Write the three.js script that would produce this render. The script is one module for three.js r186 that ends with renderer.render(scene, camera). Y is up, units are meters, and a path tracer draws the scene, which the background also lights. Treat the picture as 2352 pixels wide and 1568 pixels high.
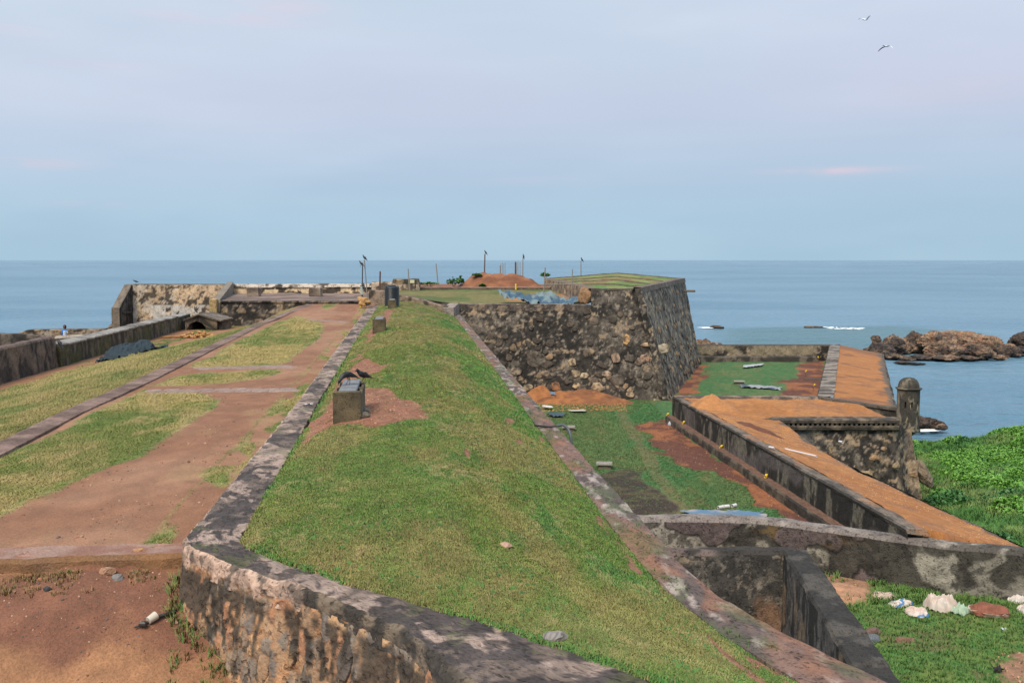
import * as THREE from 'three';
import { mergeGeometries } from 'three/addons/utils/BufferGeometryUtils.js';
import { MarchingCubes } from 'three/addons/objects/MarchingCubes.js';

// ------------------------------------------------------------ camera, sky, sun, exposure
const scene = new THREE.Scene();
const EYE = 13;                                       // metres above the sea
const FOC = 2287, PITCH = Math.atan(187 / FOC);       // focal length in units of a 2352 x 1568 frame
const camera = new THREE.PerspectiveCamera(2 * Math.atan(784 / FOC) * 180 / Math.PI, 1024 / 682, 0.1, 90000);
camera.position.set(0, EYE, 0);
camera.rotation.set(-PITCH, 0, 0);
const renderer = new THREE.WebGLRenderer({ antialias: true });
renderer.setSize(1024, 682);
renderer.toneMapping = THREE.LinearToneMapping;
renderer.toneMappingExposure = 2.68;
renderer.shadowMap.enabled = true;

const sun = new THREE.DirectionalLight(new THREE.Color(1.0, 0.86, 0.70), 1.5);
sun.position.set(-42, 136, 48); sun.target.position.set(0, 6, -40);
sun.castShadow = true; sun.shadow.radius = 60;
Object.assign(sun.shadow.camera, { left: -60, right: 60, top: 60, bottom: -60, near: 1, far: 260 });
scene.add(sun, sun.target);

// ------------------------------------------------------------ noise and small helpers
function rng(a) { return () => { a |= 0; a = a + 0x6D2B79F5 | 0; let t = Math.imul(a ^ a >>> 15, 1 | a); t = t + Math.imul(t ^ t >>> 7, 61 | t) ^ t; return ((t ^ t >>> 14) >>> 0) / 4294967296; }; }
const rnd = rng(20417);
const rr = (a, b, r = rnd) => a + (b - a) * r();
const PERM = new Uint8Array(512), VALS = new Float32Array(256);
{ const q = rng(77); const a = [...Array(256).keys()]; for (let i = 255; i > 0; i--) { const j = (q() * (i + 1)) | 0; [a[i], a[j]] = [a[j], a[i]]; } for (let i = 0; i < 512; i++) PERM[i] = a[i & 255]; for (let i = 0; i < 256; i++) VALS[i] = q(); }
function n3(x, y, z) {
  const xi = Math.floor(x), yi = Math.floor(y), zi = Math.floor(z);
  let fx = x - xi, fy = y - yi, fz = z - zi;
  fx = fx * fx * (3 - 2 * fx); fy = fy * fy * (3 - 2 * fy); fz = fz * fz * (3 - 2 * fz);
  const X = xi & 255, Y = yi & 255, Z = zi & 255, X1 = (X + 1) & 255, Y1 = (Y + 1) & 255, Z1 = (Z + 1) & 255;
  const A = PERM[X], B = PERM[X1];
  const AA = PERM[A + Y], AB = PERM[A + Y1], BA = PERM[B + Y], BB = PERM[B + Y1];
  const l = (p, q, t) => p + (q - p) * t;
  return l(l(l(VALS[PERM[AA + Z]], VALS[PERM[BA + Z]], fx), l(VALS[PERM[AB + Z]], VALS[PERM[BB + Z]], fx), fy),
    l(l(VALS[PERM[AA + Z1]], VALS[PERM[BA + Z1]], fx), l(VALS[PERM[AB + Z1]], VALS[PERM[BB + Z1]], fx), fy), fz);
}
function fbm(x, y, z, o = 4) { let s = 0, a = .5, t = 0; for (let i = 0; i < o; i++) { s += a * n3(x, y, z); t += a; a *= .5; x = x * 2.03 + 17.1; y = y * 2.03 + 5.3; z = z * 2.03 + 9.7; } return s / t; }
// crisp-edged weathering blot: warped noise through a narrow threshold
function blot(x, y, z, th, w = .016, o = 5) { const a = n3(x * 1.9 + 7, y * 1.9, z * 1.9) - .5, b = n3(x * 1.9, y * 1.9 + 13, z * 1.9) - .5, c = n3(x * 1.9, y * 1.9, z * 1.9 + 29) - .5; return sm(th - w, th + w, fbm(x + a * .9, y + b * .9, z + c * .9, o)); }
const sm = (a, b, x) => { const t = Math.min(1, Math.max(0, (x - a) / (b - a))); return t * t * (3 - 2 * t); };
const mix = (a, b, t) => [a[0] + (b[0] - a[0]) * t, a[1] + (b[1] - a[1]) * t, a[2] + (b[2] - a[2]) * t];
const mul = (a, k) => [a[0] * k, a[1] * k, a[2] * k];
const clamp = (x, a, b) => Math.min(b, Math.max(a, x));
const lerp = (a, b, t) => a + (b - a) * t;
function table(xs, ys, x) { if (x <= xs[0]) return ys[0]; for (let i = 1; i < xs.length; i++) if (x <= xs[i]) return lerp(ys[i - 1], ys[i], (x - xs[i - 1]) / (xs[i] - xs[i - 1])); return ys[ys.length - 1]; }
const V3 = (x, d, h) => new THREE.Vector3(x, EYE + h, -d);         // right, distance, height relative to the eye
// survey: where a sight line through a point of the 2352-wide frame meets a level (at), a distance (far) or a surface (on)
function sight(px, py) { const X = (px - 1176) / FOC, Y = -(py - 784) / FOC; return [X, Y * Math.cos(PITCH) - Math.sin(PITCH), Math.cos(PITCH) + Y * Math.sin(PITCH)]; }
function at(px, py, h) { const [x, y, w] = sight(px, py), s = h / y; return V3(x * s, w * s, h); }
function far(px, py, d) { const [x, y, w] = sight(px, py), s = d / w; return V3(x * s, d, y * s); }
function on(px, py, hf, h0 = -3) { let h = h0, p; for (let i = 0; i < 14; i++) { p = at(px, py, h); h = lerp(h, hf(p.x, -p.z), .7); } p.y = EYE + hf(p.x, -p.z); return p; }
const AX = 5.9 * Math.PI / 180, CA = Math.cos(AX), SA = Math.sin(AX);   // the rampart runs 5.9 degrees left of the view
const toU = (x, d) => x * CA + d * SA, toV = (x, d) => -x * SA + d * CA;
const UV = (u, v, h) => V3(u * CA - v * SA, u * SA + v * CA, h);
function inside(poly, x, y) { let c = false; for (let i = 0, j = poly.length - 1; i < poly.length; j = i++) { const a = poly[i], b = poly[j]; if ((a[1] > y) !== (b[1] > y) && x < (b[0] - a[0]) * (y - a[1]) / (b[1] - a[1]) + a[0]) c = !c; } return c; }
function edgeDist(poly, x, y) { let m = 1e9; for (let i = 0, j = poly.length - 1; i < poly.length; j = i++) { const a = poly[j], b = poly[i], dx = b[0] - a[0], dy = b[1] - a[1]; const t = clamp(((x - a[0]) * dx + (y - a[1]) * dy) / (dx * dx + dy * dy + 1e-9), 0, 1); m = Math.min(m, Math.hypot(x - a[0] - dx * t, y - a[1] - dy * t)); } return inside(poly, x, y) ? m : -m; }
const ground = (pts, h) => { const p = pts.map(([a, b]) => { const q = at(a, b, h); return [q.x, -q.z]; }); p.box = [Math.min(...p.map(q => q[0])) - 1, Math.max(...p.map(q => q[0])) + 1, Math.min(...p.map(q => q[1])) - 1.5, Math.max(...p.map(q => q[1])) + 1.5]; return p; };
const signed = (poly, x, d) => (x < poly.box[0] || x > poly.box[1] || d < poly.box[2] || d > poly.box[3]) ? -1 : edgeDist(poly, x, d);
const most = (polys, x, d) => { let m = -1; for (const p of polys) m = Math.max(m, signed(p, x, d)); return m; };

// ------------------------------------------------------------ the sky
{
  const W = 2048, H = 1024, data = new Float32Array(W * H * 4);
  const lin = c => c.map(v => Math.pow(v / 255, 2.2) / 2.5);
  const stops = [[0, [163, 192, 211]], [2.5, [168, 195, 215]], [5, [178, 198, 219]], [8, [190, 202, 222]], [11, [195, 208, 226]], [14.6, [194, 210, 227]], [35, [186, 206, 228]], [90, [170, 196, 227]]].map(([e, c]) => [e, lin(c)]);
  const es = stops.map(s => s[0]);
  const wisps = [[500, 38, 200, 14, .6], [660, 14, 120, 22, .5], [70, 374, 140, 12, .5], [1905, 392, 150, 7, 1.2], [1870, 396, 70, 5, .9], [20, 70, 90, 12, .4], [2250, 200, 260, 40, .25], [230, 150, 200, 10, .2], [1300, 415, 250, 8, .25], [200, 470, 120, 10, .2]];
  const W2 = wisps.map(([px, py, rx, ry, k]) => { const s = sight(px, py); return [Math.atan2(s[0], s[2]) * 180 / Math.PI, Math.atan2(s[1], Math.hypot(s[0], s[2])) * 180 / Math.PI, rx / FOC * 57.3, ry / FOC * 57.3, k]; });
  for (let j = 0; j < H; j++) {
    const el = (j + .5) / H * 180 - 90, e = Math.max(0, el);
    const base = [0, 1, 2].map(k => table(es, stops.map(s => s[1][k]), e));
    for (let i = 0; i < W; i++) {
      const az = ((i + .5) / W - .25) * 360;                      // 0 straight ahead
      const a = az * Math.PI / 180, cx = Math.sin(a), cz = Math.cos(a);
      let c = base;
      if (el > 0) {
        const f = fbm(cx * 3 + 4, e * .22, cz * 3, 5), g = fbm(cx * 7, e * .75 + 9, cz * 7 + 2, 4);
        const veil = (sm(.40, .72, f) - .4) * .10 + (g - .5) * .07;
        c = [c[0] * (1 + veil), c[1] * (1 + veil * .75), c[2] * (1 + veil * .55)];
        const pk = sm(.45, .75, fbm(cx * 2.2 + 11, e * .12 + 3, cz * 2.2, 3)) * sm(5, 10, e) * (1 - sm(22, 40, e));
        c = [c[0] * (1 + .04 * pk), c[1] * (1 - .01 * pk), c[2] * (1 + .01 * pk)];
        for (const [wa, we, ra, re, k] of W2) {
          let da = az - wa; if (da > 180) da -= 360; const q = (da / ra) ** 2 + ((e - we + (g - .5) * 1.2 * re) / re) ** 2;
          if (q < 4) { const s = k * Math.exp(-q * 1.6) * sm(.25, .6, fbm(cx * 22 + 3, e * 3, cz * 22, 3)); c = mix(c, lin([222, 200, 212]), s * .75); }
        }
      }
      const o = (j * W + i) * 4; data[o] = c[0]; data[o + 1] = c[1]; data[o + 2] = c[2]; data[o + 3] = 1;
    }
  }
  const t = new THREE.DataTexture(data, W, H, THREE.RGBAFormat, THREE.FloatType);
  t.mapping = THREE.EquirectangularReflectionMapping; t.magFilter = t.minFilter = THREE.LinearFilter; t.wrapS = THREE.RepeatWrapping; t.needsUpdate = true;
  scene.background = t; scene.environment = t;
}

// ------------------------------------------------------------ textures and materials (grain only; colour comes with the surfaces)
function tile(x, y, per, seed) {
  const xi = Math.floor(x), yi = Math.floor(y); let fx = x - xi, fy = y - yi; fx = fx * fx * (3 - 2 * fx); fy = fy * fy * (3 - 2 * fy);
  const w = (a, b) => VALS[PERM[PERM[((a % per) + per) % per & 255] + ((((b % per) + per) % per + seed * 31) & 255)]];
  return lerp(lerp(w(xi, yi), w(xi + 1, yi), fx), lerp(w(xi, yi + 1), w(xi + 1, yi + 1), fx), fy);
}
function grain(size, fn) {
  const c = new Uint8Array(size * size * 4), b = new Uint8Array(size * size * 4);
  for (let j = 0; j < size; j++) for (let i = 0; i < size; i++) {
    const [v, h] = fn(i / size, j / size), o = (j * size + i) * 4;
    c[o] = c[o + 1] = c[o + 2] = clamp(Math.pow(clamp(v, 0, 1), 1 / 2.2) * 255, 0, 255); c[o + 3] = 255;
    b[o] = b[o + 1] = b[o + 2] = clamp(h * 255, 0, 255); b[o + 3] = 255;
  }
  const mk = (d, s) => { const t = new THREE.DataTexture(d, size, size); t.wrapS = t.wrapT = THREE.RepeatWrapping; t.magFilter = THREE.LinearFilter; t.minFilter = THREE.LinearMipmapLinearFilter; if (s) t.colorSpace = THREE.SRGBColorSpace; t.needsUpdate = true; return t; };
  return { map: mk(c, true), bumpMap: mk(b, false) };
}
const oct = (u, v, p, n, s) => { let r = 0, a = .5, t = 0; for (let k = 0; k < n; k++) { r += a * tile(u * p, v * p, p, s + k); t += a; a *= .55; p *= 2; } return r / t; };
const gStone = grain(1024, (u, v) => { const a = oct(u, v, 6, 7, 1), b = oct(u, v, 40, 4, 9), p = oct(u, v, 24, 3, 5); const pit = sm(.66, .74, p); return [.86 + (a - .5) * .8 + (b - .5) * .9 - pit * .4, .5 + (a - .5) * .8 + (b - .5) * .5 - pit * .3]; });
const gSoil = grain(1024, (u, v) => { const a = oct(u, v, 5, 5, 3), b = oct(u, v, 90, 3, 6), c = tile(u * 160, v * 160, 160, 8); const st = sm(.86, .93, c); return [.84 + (a - .5) * .35 + (b - .5) * .55 + st * .25, .4 + (a - .5) * .4 + (b - .5) * .6 + st * .4]; });
const gTurf = grain(1024, (u, v) => { const a = oct(u, v, 8, 5, 4), b = oct(u, v, 120, 3, 7), c = oct(u, v, 30, 4, 2); return [.80 + (a - .5) * .5 + (b - .5) * .9 + (c - .5) * .5, .4 + (b - .5) * .9 + (c - .5) * .6]; });
function surf(g, metres, bump, extra = {}) {
  const m = new THREE.MeshStandardMaterial({ roughness: .95, vertexColors: true, ...extra });
  if (g) { m.map = g.map.clone(); m.map.repeat.set(1 / metres, 1 / metres); m.bumpMap = g.bumpMap.clone(); m.bumpMap.repeat.set(1 / metres, 1 / metres); m.bumpScale = bump; }
  return m;
}
const mStone = surf(gStone, 1.3, .03), mStoneFine = surf(gStone, .9, .018), mSoil = surf(gSoil, 1.4, .014), mSand = surf(gSoil, 1.9, .008), mTurf = surf(gTurf, 1.7, .03), mRock = surf(gStone, 3.2, .10), mPlain = surf(null, 1, 0), mCloth = surf(null, 1, 0, { roughness: .88 });
const solid = (r, g, b, o = {}) => new THREE.MeshStandardMaterial({ color: new THREE.Color().setRGB(r, g, b), roughness: .8, ...o });
const mConcrete = surf(gStone, .5, .004);

// ------------------------------------------------------------ geometry helpers
function grid(nu, nv, pos, col, uvf) {
  const n = (nu + 1) * (nv + 1), P = new Float32Array(n * 3), C = new Float32Array(n * 3), T = new Float32Array(n * 2), I = new Uint32Array(nu * nv * 6);
  let k = 0;
  for (let j = 0; j <= nv; j++) for (let i = 0; i <= nu; i++, k++) {
    const p = pos(i / nu, j / nv, i, j); P[k * 3] = p.x; P[k * 3 + 1] = p.y; P[k * 3 + 2] = p.z;
    const c = col(p, i / nu, j / nv); C[k * 3] = c[0]; C[k * 3 + 1] = c[1]; C[k * 3 + 2] = c[2];
    const t = uvf ? uvf(p, i / nu, j / nv) : [p.x, p.z]; T[k * 2] = t[0]; T[k * 2 + 1] = t[1];
  }
  k = 0;
  for (let j = 0; j < nv; j++) for (let i = 0; i < nu; i++) { const a = j * (nu + 1) + i, b = a + 1, c = a + nu + 1, d = c + 1; I[k++] = a; I[k++] = b; I[k++] = d; I[k++] = a; I[k++] = d; I[k++] = c; }
  const g = new THREE.BufferGeometry();
  g.setAttribute('position', new THREE.BufferAttribute(P, 3)); g.setAttribute('color', new THREE.BufferAttribute(C, 3)); g.setAttribute('uv', new THREE.BufferAttribute(T, 2)); g.setIndex(new THREE.BufferAttribute(I, 1));
  g.computeVertexNormals(); return g;
}
const wob = (p, amp, sc) => { if (!amp) return p; const x = p.x / sc, y = p.y / sc, z = p.z / sc; p.x += (fbm(x, y, z, 3) - .5) * 2 * amp; p.y += (fbm(x + 31, y, z, 3) - .5) * 2 * amp * .6; p.z += (fbm(x, y + 47, z, 3) - .5) * 2 * amp; return p; };
// stations: a list of profiles (each a list of Vector3); one sheet per profile segment, so edges stay crisp
function loft(stations, { cell = .1, amp = 0, sc = .5, col = () => [.3, .3, .3], segs = null, caps = false } = {}) {
  const out = [], L = [0];
  for (let i = 1; i < stations.length; i++) L.push(L[i - 1] + stations[i][0].distanceTo(stations[i - 1][0]));
  const tot = L[L.length - 1], np = stations[0].length;
  let run = 0;
  for (let k = 0; k < np - 1; k++) {
    let w = 0; for (const s of stations) w = Math.max(w, s[k].distanceTo(s[k + 1]));
    if (segs && !segs.includes(k)) { run += w; continue; }
    const nu = clamp(Math.round(tot / cell), stations.length - 1, 900), nv = clamp(Math.round(w / cell), 1, 400), r0 = run, a = new THREE.Vector3(), b = new THREE.Vector3();
    out.push(grid(nu, nv, (s, t) => {
      const x = s * tot; let i = 1; while (i < L.length - 1 && L[i] < x) i++;
      const f = (x - L[i - 1]) / (L[i] - L[i - 1] || 1);
      a.lerpVectors(stations[i - 1][k], stations[i][k], f); b.lerpVectors(stations[i - 1][k + 1], stations[i][k + 1], f);
      return wob(a.clone().lerp(b, t), amp, sc);
    }, (p, s, t) => col(p, k, s * tot, t * w, w), (p, s, t) => [s * tot, r0 + t * w]));
    run += w;
  }
  if (caps) for (const st of [stations[0], stations[stations.length - 1]]) {
    const c = st.reduce((m, q) => m.add(q), new THREE.Vector3()).multiplyScalar(1 / st.length);
    out.push(grid(st.length, 3, (s, t, i) => wob(st[i % st.length].clone().lerp(c, t), amp, sc), p => col(p, 99, 0, 0, 1), p => [p.x + p.z, p.y]));
  }
  return out.length === 1 ? out[0] : mergeGeometries(out);
}
function tint(g, c) { // vertex colours: a colour or a function of position
  const p = g.attributes.position, C = new Float32Array(p.count * 3), v = new THREE.Vector3();
  for (let i = 0; i < p.count; i++) { const q = typeof c === 'function' ? c(v.fromBufferAttribute(p, i)) : c; C.set(q, i * 3); }
  g.setAttribute('color', new THREE.BufferAttribute(C, 3)); return g;
}
function box(w, h, d, x = 0, y = 0, z = 0, bev = .01) { // bevelled box, base at y
  const s = new THREE.Shape(); const a = w / 2 - bev, b = d / 2 - bev; s.moveTo(-a, -b); s.lineTo(a, -b); s.lineTo(a, b); s.lineTo(-a, b); s.closePath();
  const g = new THREE.ExtrudeGeometry(s, { depth: h - 2 * bev, bevelEnabled: true, bevelSize: bev, bevelThickness: bev, bevelSegments: 1, steps: 1 });
  g.rotateX(-Math.PI / 2); g.translate(x, y + bev, z); return g;
}
function rod(a, b, r0, r1 = r0, n = 7) { const l = a.distanceTo(b), g = new THREE.CylinderGeometry(r1, r0, l, n); g.translate(0, l / 2, 0); g.applyQuaternion(new THREE.Quaternion().setFromUnitVectors(new THREE.Vector3(0, 1, 0), b.clone().sub(a).normalize())); g.translate(a.x, a.y, a.z); return g; }
function spine(pts, seg = 24, n = 10) { // body along points [x, y, z, ry, rz]
  const cs = new THREE.CatmullRomCurve3(pts.map(p => new THREE.Vector3(p[0], p[1], p[2]))), R = t => { const f = t * (pts.length - 1), i = Math.min(pts.length - 2, Math.floor(f)), k = f - i; const q = k * k * (3 - 2 * k); return [lerp(pts[i][3], pts[i + 1][3], q), lerp(pts[i][4], pts[i + 1][4], q)]; };
  const side = new THREE.Vector3(0, 0, 1);
  return grid(n, seg, (a, t) => { const c = cs.getPoint(t), T = cs.getTangent(t), up = new THREE.Vector3().crossVectors(side, T).normalize(), [ry, rz] = R(t), th = a * Math.PI * 2; return c.addScaledVector(up, Math.sin(th) * ry).addScaledVector(side, Math.cos(th) * rz); }, () => [1, 1, 1], (p, a, t) => [a, t]);
}
function boulder(r, seed, { sx = 1, sy = 1, sz = 1, detail = 3, amp = .35, facet = .5, crack = 0, col = () => [.2, .18, .15] } = {}) {
  const g = new THREE.IcosahedronGeometry(1, detail), p = g.attributes.position, v = new THREE.Vector3(), q = rng(seed * 911 + 5), pl = [];
  for (let i = 0; i < 9; i++) pl.push([new THREE.Vector3(q() - .5, q() - .5, q() - .5).normalize(), rr(.62, .92, q)]);
  for (let i = 0; i < p.count; i++) {
    v.fromBufferAttribute(p, i).normalize(); let k = 1;
    for (const [n, d] of pl) { const c = v.dot(n); if (c > 0 && c * k > d) k = lerp(k, d / c, facet); }
    k *= 1 + (fbm(v.x * 1.6 + seed, v.y * 1.6, v.z * 1.6, 4) - .5) * 2 * amp;
    if (crack) { const f = Math.abs(fbm(v.x * 2.2 + seed * 3, v.y * 3.4, v.z * 2.2, 3) * 2 - 1), g2 = Math.abs(fbm(v.x * 6 + seed, v.y * 8, v.z * 6, 2) * 2 - 1); k *= 1 - crack * (sm(.22, 0, f) * .7 + sm(.2, 0, g2) * .28); }
    p.setXYZ(i, v.x * k * sx * r, v.y * k * sy * r, v.z * k * sz * r);
  }
  g.computeVertexNormals(); const uv = g.attributes.uv; for (let i = 0; i < uv.count; i++) uv.setXY(i, p.getX(i) + p.getZ(i) * .6, p.getY(i) + p.getZ(i) * .5);
  return tint(g, col);
}
function strip(g, keep) { for (const k of Object.keys(g.attributes)) if (!keep.includes(k)) g.deleteAttribute(k); return g; }
function joined(gs) { return mergeGeometries(gs.map(g => { const q = g.index ? g.toNonIndexed() : g; return strip(q, ['position', 'normal', 'uv', 'color']); })); }

// ------------------------------------------------------------ naming
const taken = {};
function numbered(n) { if (!(n in taken)) { taken[n] = 0; return n; } return n + '_' + String(++taken[n]).padStart(3, '0'); }
function mesh(name, g, m, parent, label) { const o = new THREE.Mesh(g, m); o.name = parent === scene ? numbered(name) : name; o.castShadow = o.receiveShadow = true; if (label) o.userData.label = label; parent.add(o); return o; }
function thing(name, label, category, group, pos) { const o = new THREE.Group(); o.name = numbered(name); o.userData = { label, category }; if (group) o.userData.group = group; if (pos) o.position.copy(pos); scene.add(o); return o; }
function single(name, g, m, label, category, group) { const o = mesh(name, g, m, scene); o.userData = { label, category }; if (group) o.userData.group = group; return o; }
function structure(name, g, m, label) { const o = mesh(name, g, m, scene); o.userData = { kind: 'structure', label, category: name.replace(/_/g, ' ') }; return o; }
function copies(name, g, m, list, parent, ud) { // list of [Vector3, Quaternion, scale Vector3, colour]
  const o = new THREE.InstancedMesh(g, m, list.length), M = new THREE.Matrix4(), C = new THREE.Color(); o.name = parent === scene ? numbered(name) : name;
  list.forEach(([p, q, s, c], i) => { M.compose(p, q, s); o.setMatrixAt(i, M); o.setColorAt(i, C.setRGB(c[0], c[1], c[2])); });
  o.castShadow = o.receiveShadow = true; o.userData = { kind: 'stuff', ...ud }; parent.add(o); return o;
}
const EU = (x, y, z) => new THREE.Quaternion().setFromEuler(new THREE.Euler(x, y, z));
const S1 = s => new THREE.Vector3(s, s, s);

// ------------------------------------------------------------ rubble: irregular stones cut as cells of a wall face
function cells(W, H, cw, ch, jit, q) {
  const nx = Math.ceil(W / cw), ny = Math.ceil(H / ch), S = [];
  for (let j = -1; j <= ny; j++) for (let i = -1; i <= nx; i++) S.push([(i + .5 + (j & 1) * .5 + (q() - .5) * jit) * cw, (j + .5 + (q() - .5) * jit) * ch]);
  const out = [];
  for (const a of S) {
    if (a[0] < 0 || a[0] > W || a[1] < 0 || a[1] > H) continue;
    let poly = [[a[0] - 2 * cw, a[1] - 2 * ch], [a[0] + 2 * cw, a[1] - 2 * ch], [a[0] + 2 * cw, a[1] + 2 * ch], [a[0] - 2 * cw, a[1] + 2 * ch]];
    for (const b of S) {
      if (b === a || Math.abs(b[0] - a[0]) > 3 * cw || Math.abs(b[1] - a[1]) > 3 * ch) continue;
      const nx_ = (b[0] - a[0]) / cw ** 2, ny_ = (b[1] - a[1]) / ch ** 2, c = nx_ * (a[0] + b[0]) / 2 + ny_ * (a[1] + b[1]) / 2, res = [];
      for (let i = 0; i < poly.length; i++) { const p = poly[i], r = poly[(i + 1) % poly.length], dp = p[0] * nx_ + p[1] * ny_ - c, dr = r[0] * nx_ + r[1] * ny_ - c; if (dp <= 0) res.push(p); if ((dp < 0) !== (dr < 0)) { const t = dp / (dp - dr); res.push([p[0] + (r[0] - p[0]) * t, p[1] + (r[1] - p[1]) * t]); } }
      poly = res; if (poly.length < 3) break;
    }
    if (poly.length > 2) out.push({ c: a, poly });
  }
  return out;
}
function stoneGeo(poly, c, lift, place, q, col, shrink = .9) { // 8-sided rounded block standing proud of the face
  const n = 8, ring = [];
  for (let i = 0; i < n; i++) { // ray against the polygon
    const th = i / n * Math.PI * 2 + q() * .35, dx = Math.cos(th), dy = Math.sin(th); let m = 1e9;
    for (let k = 0; k < poly.length; k++) { const a = poly[k], b = poly[(k + 1) % poly.length], ex = b[0] - a[0], ey = b[1] - a[1], den = dx * ey - dy * ex; if (Math.abs(den) < 1e-9) continue; const t = ((a[0] - c[0]) * ey - (a[1] - c[1]) * ex) / den, s = ((a[0] - c[0]) * dy - (a[1] - c[1]) * dx) / den; if (t > 0 && s >= 0 && s <= 1) m = Math.min(m, t); }
    if (m > 1e8) m = .05; ring.push([dx * m * shrink * rr(.86, 1, q), dy * m * shrink * rr(.86, 1, q)]);
  }
  const P = [], T = [], C = [], idx = [], add = (s, t, l) => { const p = place(s, t, l); P.push(p.x, p.y, p.z); T.push(s, t); C.push(...col(p)); };
  const lv = [[1.02, -.03], [1, lift * .35], [.9, lift * .92], [.5, lift * 1.05]], ll = lv.map((v, k) => ring.map(() => v[1] * (k ? rr(.8, 1.2, q) : 1)));
  lv.forEach(([k], j) => ring.forEach((r, i) => add(c[0] + r[0] * k, c[1] + r[1] * k, ll[j][i]))); add(c[0], c[1], lift * 1.1);
  for (let j = 0; j < 3; j++) for (let i = 0; i < n; i++) { const a = j * n + i, b = j * n + (i + 1) % n; idx.push(a, b, b + n, a, b + n, a + n); }
  for (let i = 0; i < n; i++) idx.push(3 * n + i, 3 * n + (i + 1) % n, 4 * n);
  const g = new THREE.BufferGeometry(); g.setAttribute('position', new THREE.Float32BufferAttribute(P, 3)); g.setAttribute('uv', new THREE.Float32BufferAttribute(T, 2)); g.setAttribute('color', new THREE.Float32BufferAttribute(C, 3)); g.setIndex(idx); g.computeVertexNormals(); return g;
}

// ------------------------------------------------------------ sea
{
  const rows = []; let r = 34; while (r < 2500) { rows.push(r); r += Math.max(.35, r * r / 21000); } while (r < 60000) { rows.push(r); r *= 1.12; } rows.push(60000);
  const A0 = -58 * Math.PI / 180, A1 = 58 * Math.PI / 180, NU = 460;
  const wave = (x, d) => {
    const lod = (l) => 1 - sm(l * 18, l * 55, d); let h = 0;
    h += (fbm(x / 14, d / 6.5, 3.1, 2) - .5) * .55 * lod(12);
    h += (fbm(x / 5 + 40, d / 2.6 + x * .04, 7.7, 2) - .5) * .5 * lod(5);
    h += (fbm(x / 1.9 + 90, d / 1.1, 1.7, 2) - .5) * .26 * lod(2);
    return h;
  };
  const shoal = ground([[1610, 755], [1700, 748], [2060, 745], [2300, 765], [2352, 800], [1985, 830], [1610, 790]], -13);
  const g = grid(NU, rows.length - 1, (a, b, i, j) => { const th = lerp(A0, A1, a), d = rows[j]; const x = Math.sin(th) * d, z = Math.cos(th) * d; return V3(x, z, -13 + wave(x, z)); },
    p => { const d = -p.z, k = fbm(p.x / 60, d / 25, 2, 3), n = fbm(p.x / 400, d / 130, 6, 3); let c = mix([.085, .20, .290], [.125, .25, .345], sm(.35, .65, k * .5 + n * .5)); const s = signed(shoal, p.x, d); if (s > -1) c = mix(c, [.05, .145, .165], sm(-1, 8, s) * .8); return c; },
    p => [p.x, p.z]);
  const gw = grain(1024, (u, v) => { const a = oct(u * .5 + .0, v, 8, 5, 21), b = oct(u, v, 22, 5, 25); return [1, .5 + (a - .5) * .9 + (b - .5) * .6]; });
  const m = new THREE.MeshPhysicalMaterial({ vertexColors: true, roughness: .28, ior: 1.33 });
  m.bumpMap = gw.bumpMap; m.bumpMap.repeat.set(1 / 26, 1 / 15); m.bumpScale = .9;
  structure('sea', g, m, 'blue grey rippled sea reaching to the horizon');
}

// ------------------------------------------------------------ colours of turf and soil
const C_DRY = [.40, .33, .12], C_OLIVE = [.160, .205, .042], C_GREEN = [.088, .205, .034], C_LUSH = [.075, .215, .042], C_STRAW = [.36, .27, .13], C_RED = [.30, .125, .075], C_ORANGE = [.42, .165, .055];
function turfDry(x, d) { const a = fbm(x * .55, d * .28, 1, 4), b = fbm(x * 2.6, d * 1.3, 4, 4), c = fbm(x * 9, d * 4, 8, 3); let k = mix(C_OLIVE, C_DRY, sm(.36, .62, a * .55 + b * .45)); k = mix(k, C_GREEN, sm(.58, .72, fbm(x * .9 + 50, d * .45, 2, 3)) * .4); k = mix(k, C_STRAW, sm(.56, .68, c * .5 + b * .5) * .55); k = mul(k, .9 + (c - .5) * .5); return toU(x, d) < -6.5 ? [k[0] * .74, k[1] * .76, k[2] * .72] : k; }
function turfMound(u, v) { const a = fbm(u * .8 + 3, v * .22, 1, 4), b = fbm(u * 2.2, v * .9, 4, 4), c = fbm(u * 7, v * 4.5, 8, 3); let k = mix(C_OLIVE, C_GREEN, clamp(sm(.2, 2.2, u) * .75 + sm(.4, .64, a) * .7 - .25, 0, 1)); k = mix(k, C_LUSH, sm(.56, .68, b) * (.35 + .5 * sm(0, 2, u))); k = mix(k, [.30, .235, .09], sm(.47, .62, fbm(u * 1.1 + 9, v * .5, 5, 4) + .03 * sm(.6, -.8, u)) * .6); k = mix(k, C_STRAW, sm(.62, .72, c * .55 + b * .45) * .45); return mul(k, .95 + (c - .5) * .5); }
function soilRed(x, d) { const a = fbm(x * .6, d * .35, 11, 4), b = fbm(x * 4, d * 2.4, 13, 3); return mul(mix([.285, .135, .072], [.36, .190, .110], sm(.4, .62, a)), .78 + b * .44); }
function terraceGreen(x, d) { const a = fbm(x * .5, d * .3, 21, 4), b = fbm(x * 2.4, d * 1.2, 24, 3), c = fbm(x * 8, d * 3.5, 27, 2); let k = mix([.074, .205, .060], [.130, .215, .068], sm(.38, .62, a)); k = mix(k, [.19, .15, .06], sm(.60, .74, b) * .45); return mul(k, .88 + (c - .5) * .55 + (b - .5) * .2); }

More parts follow.
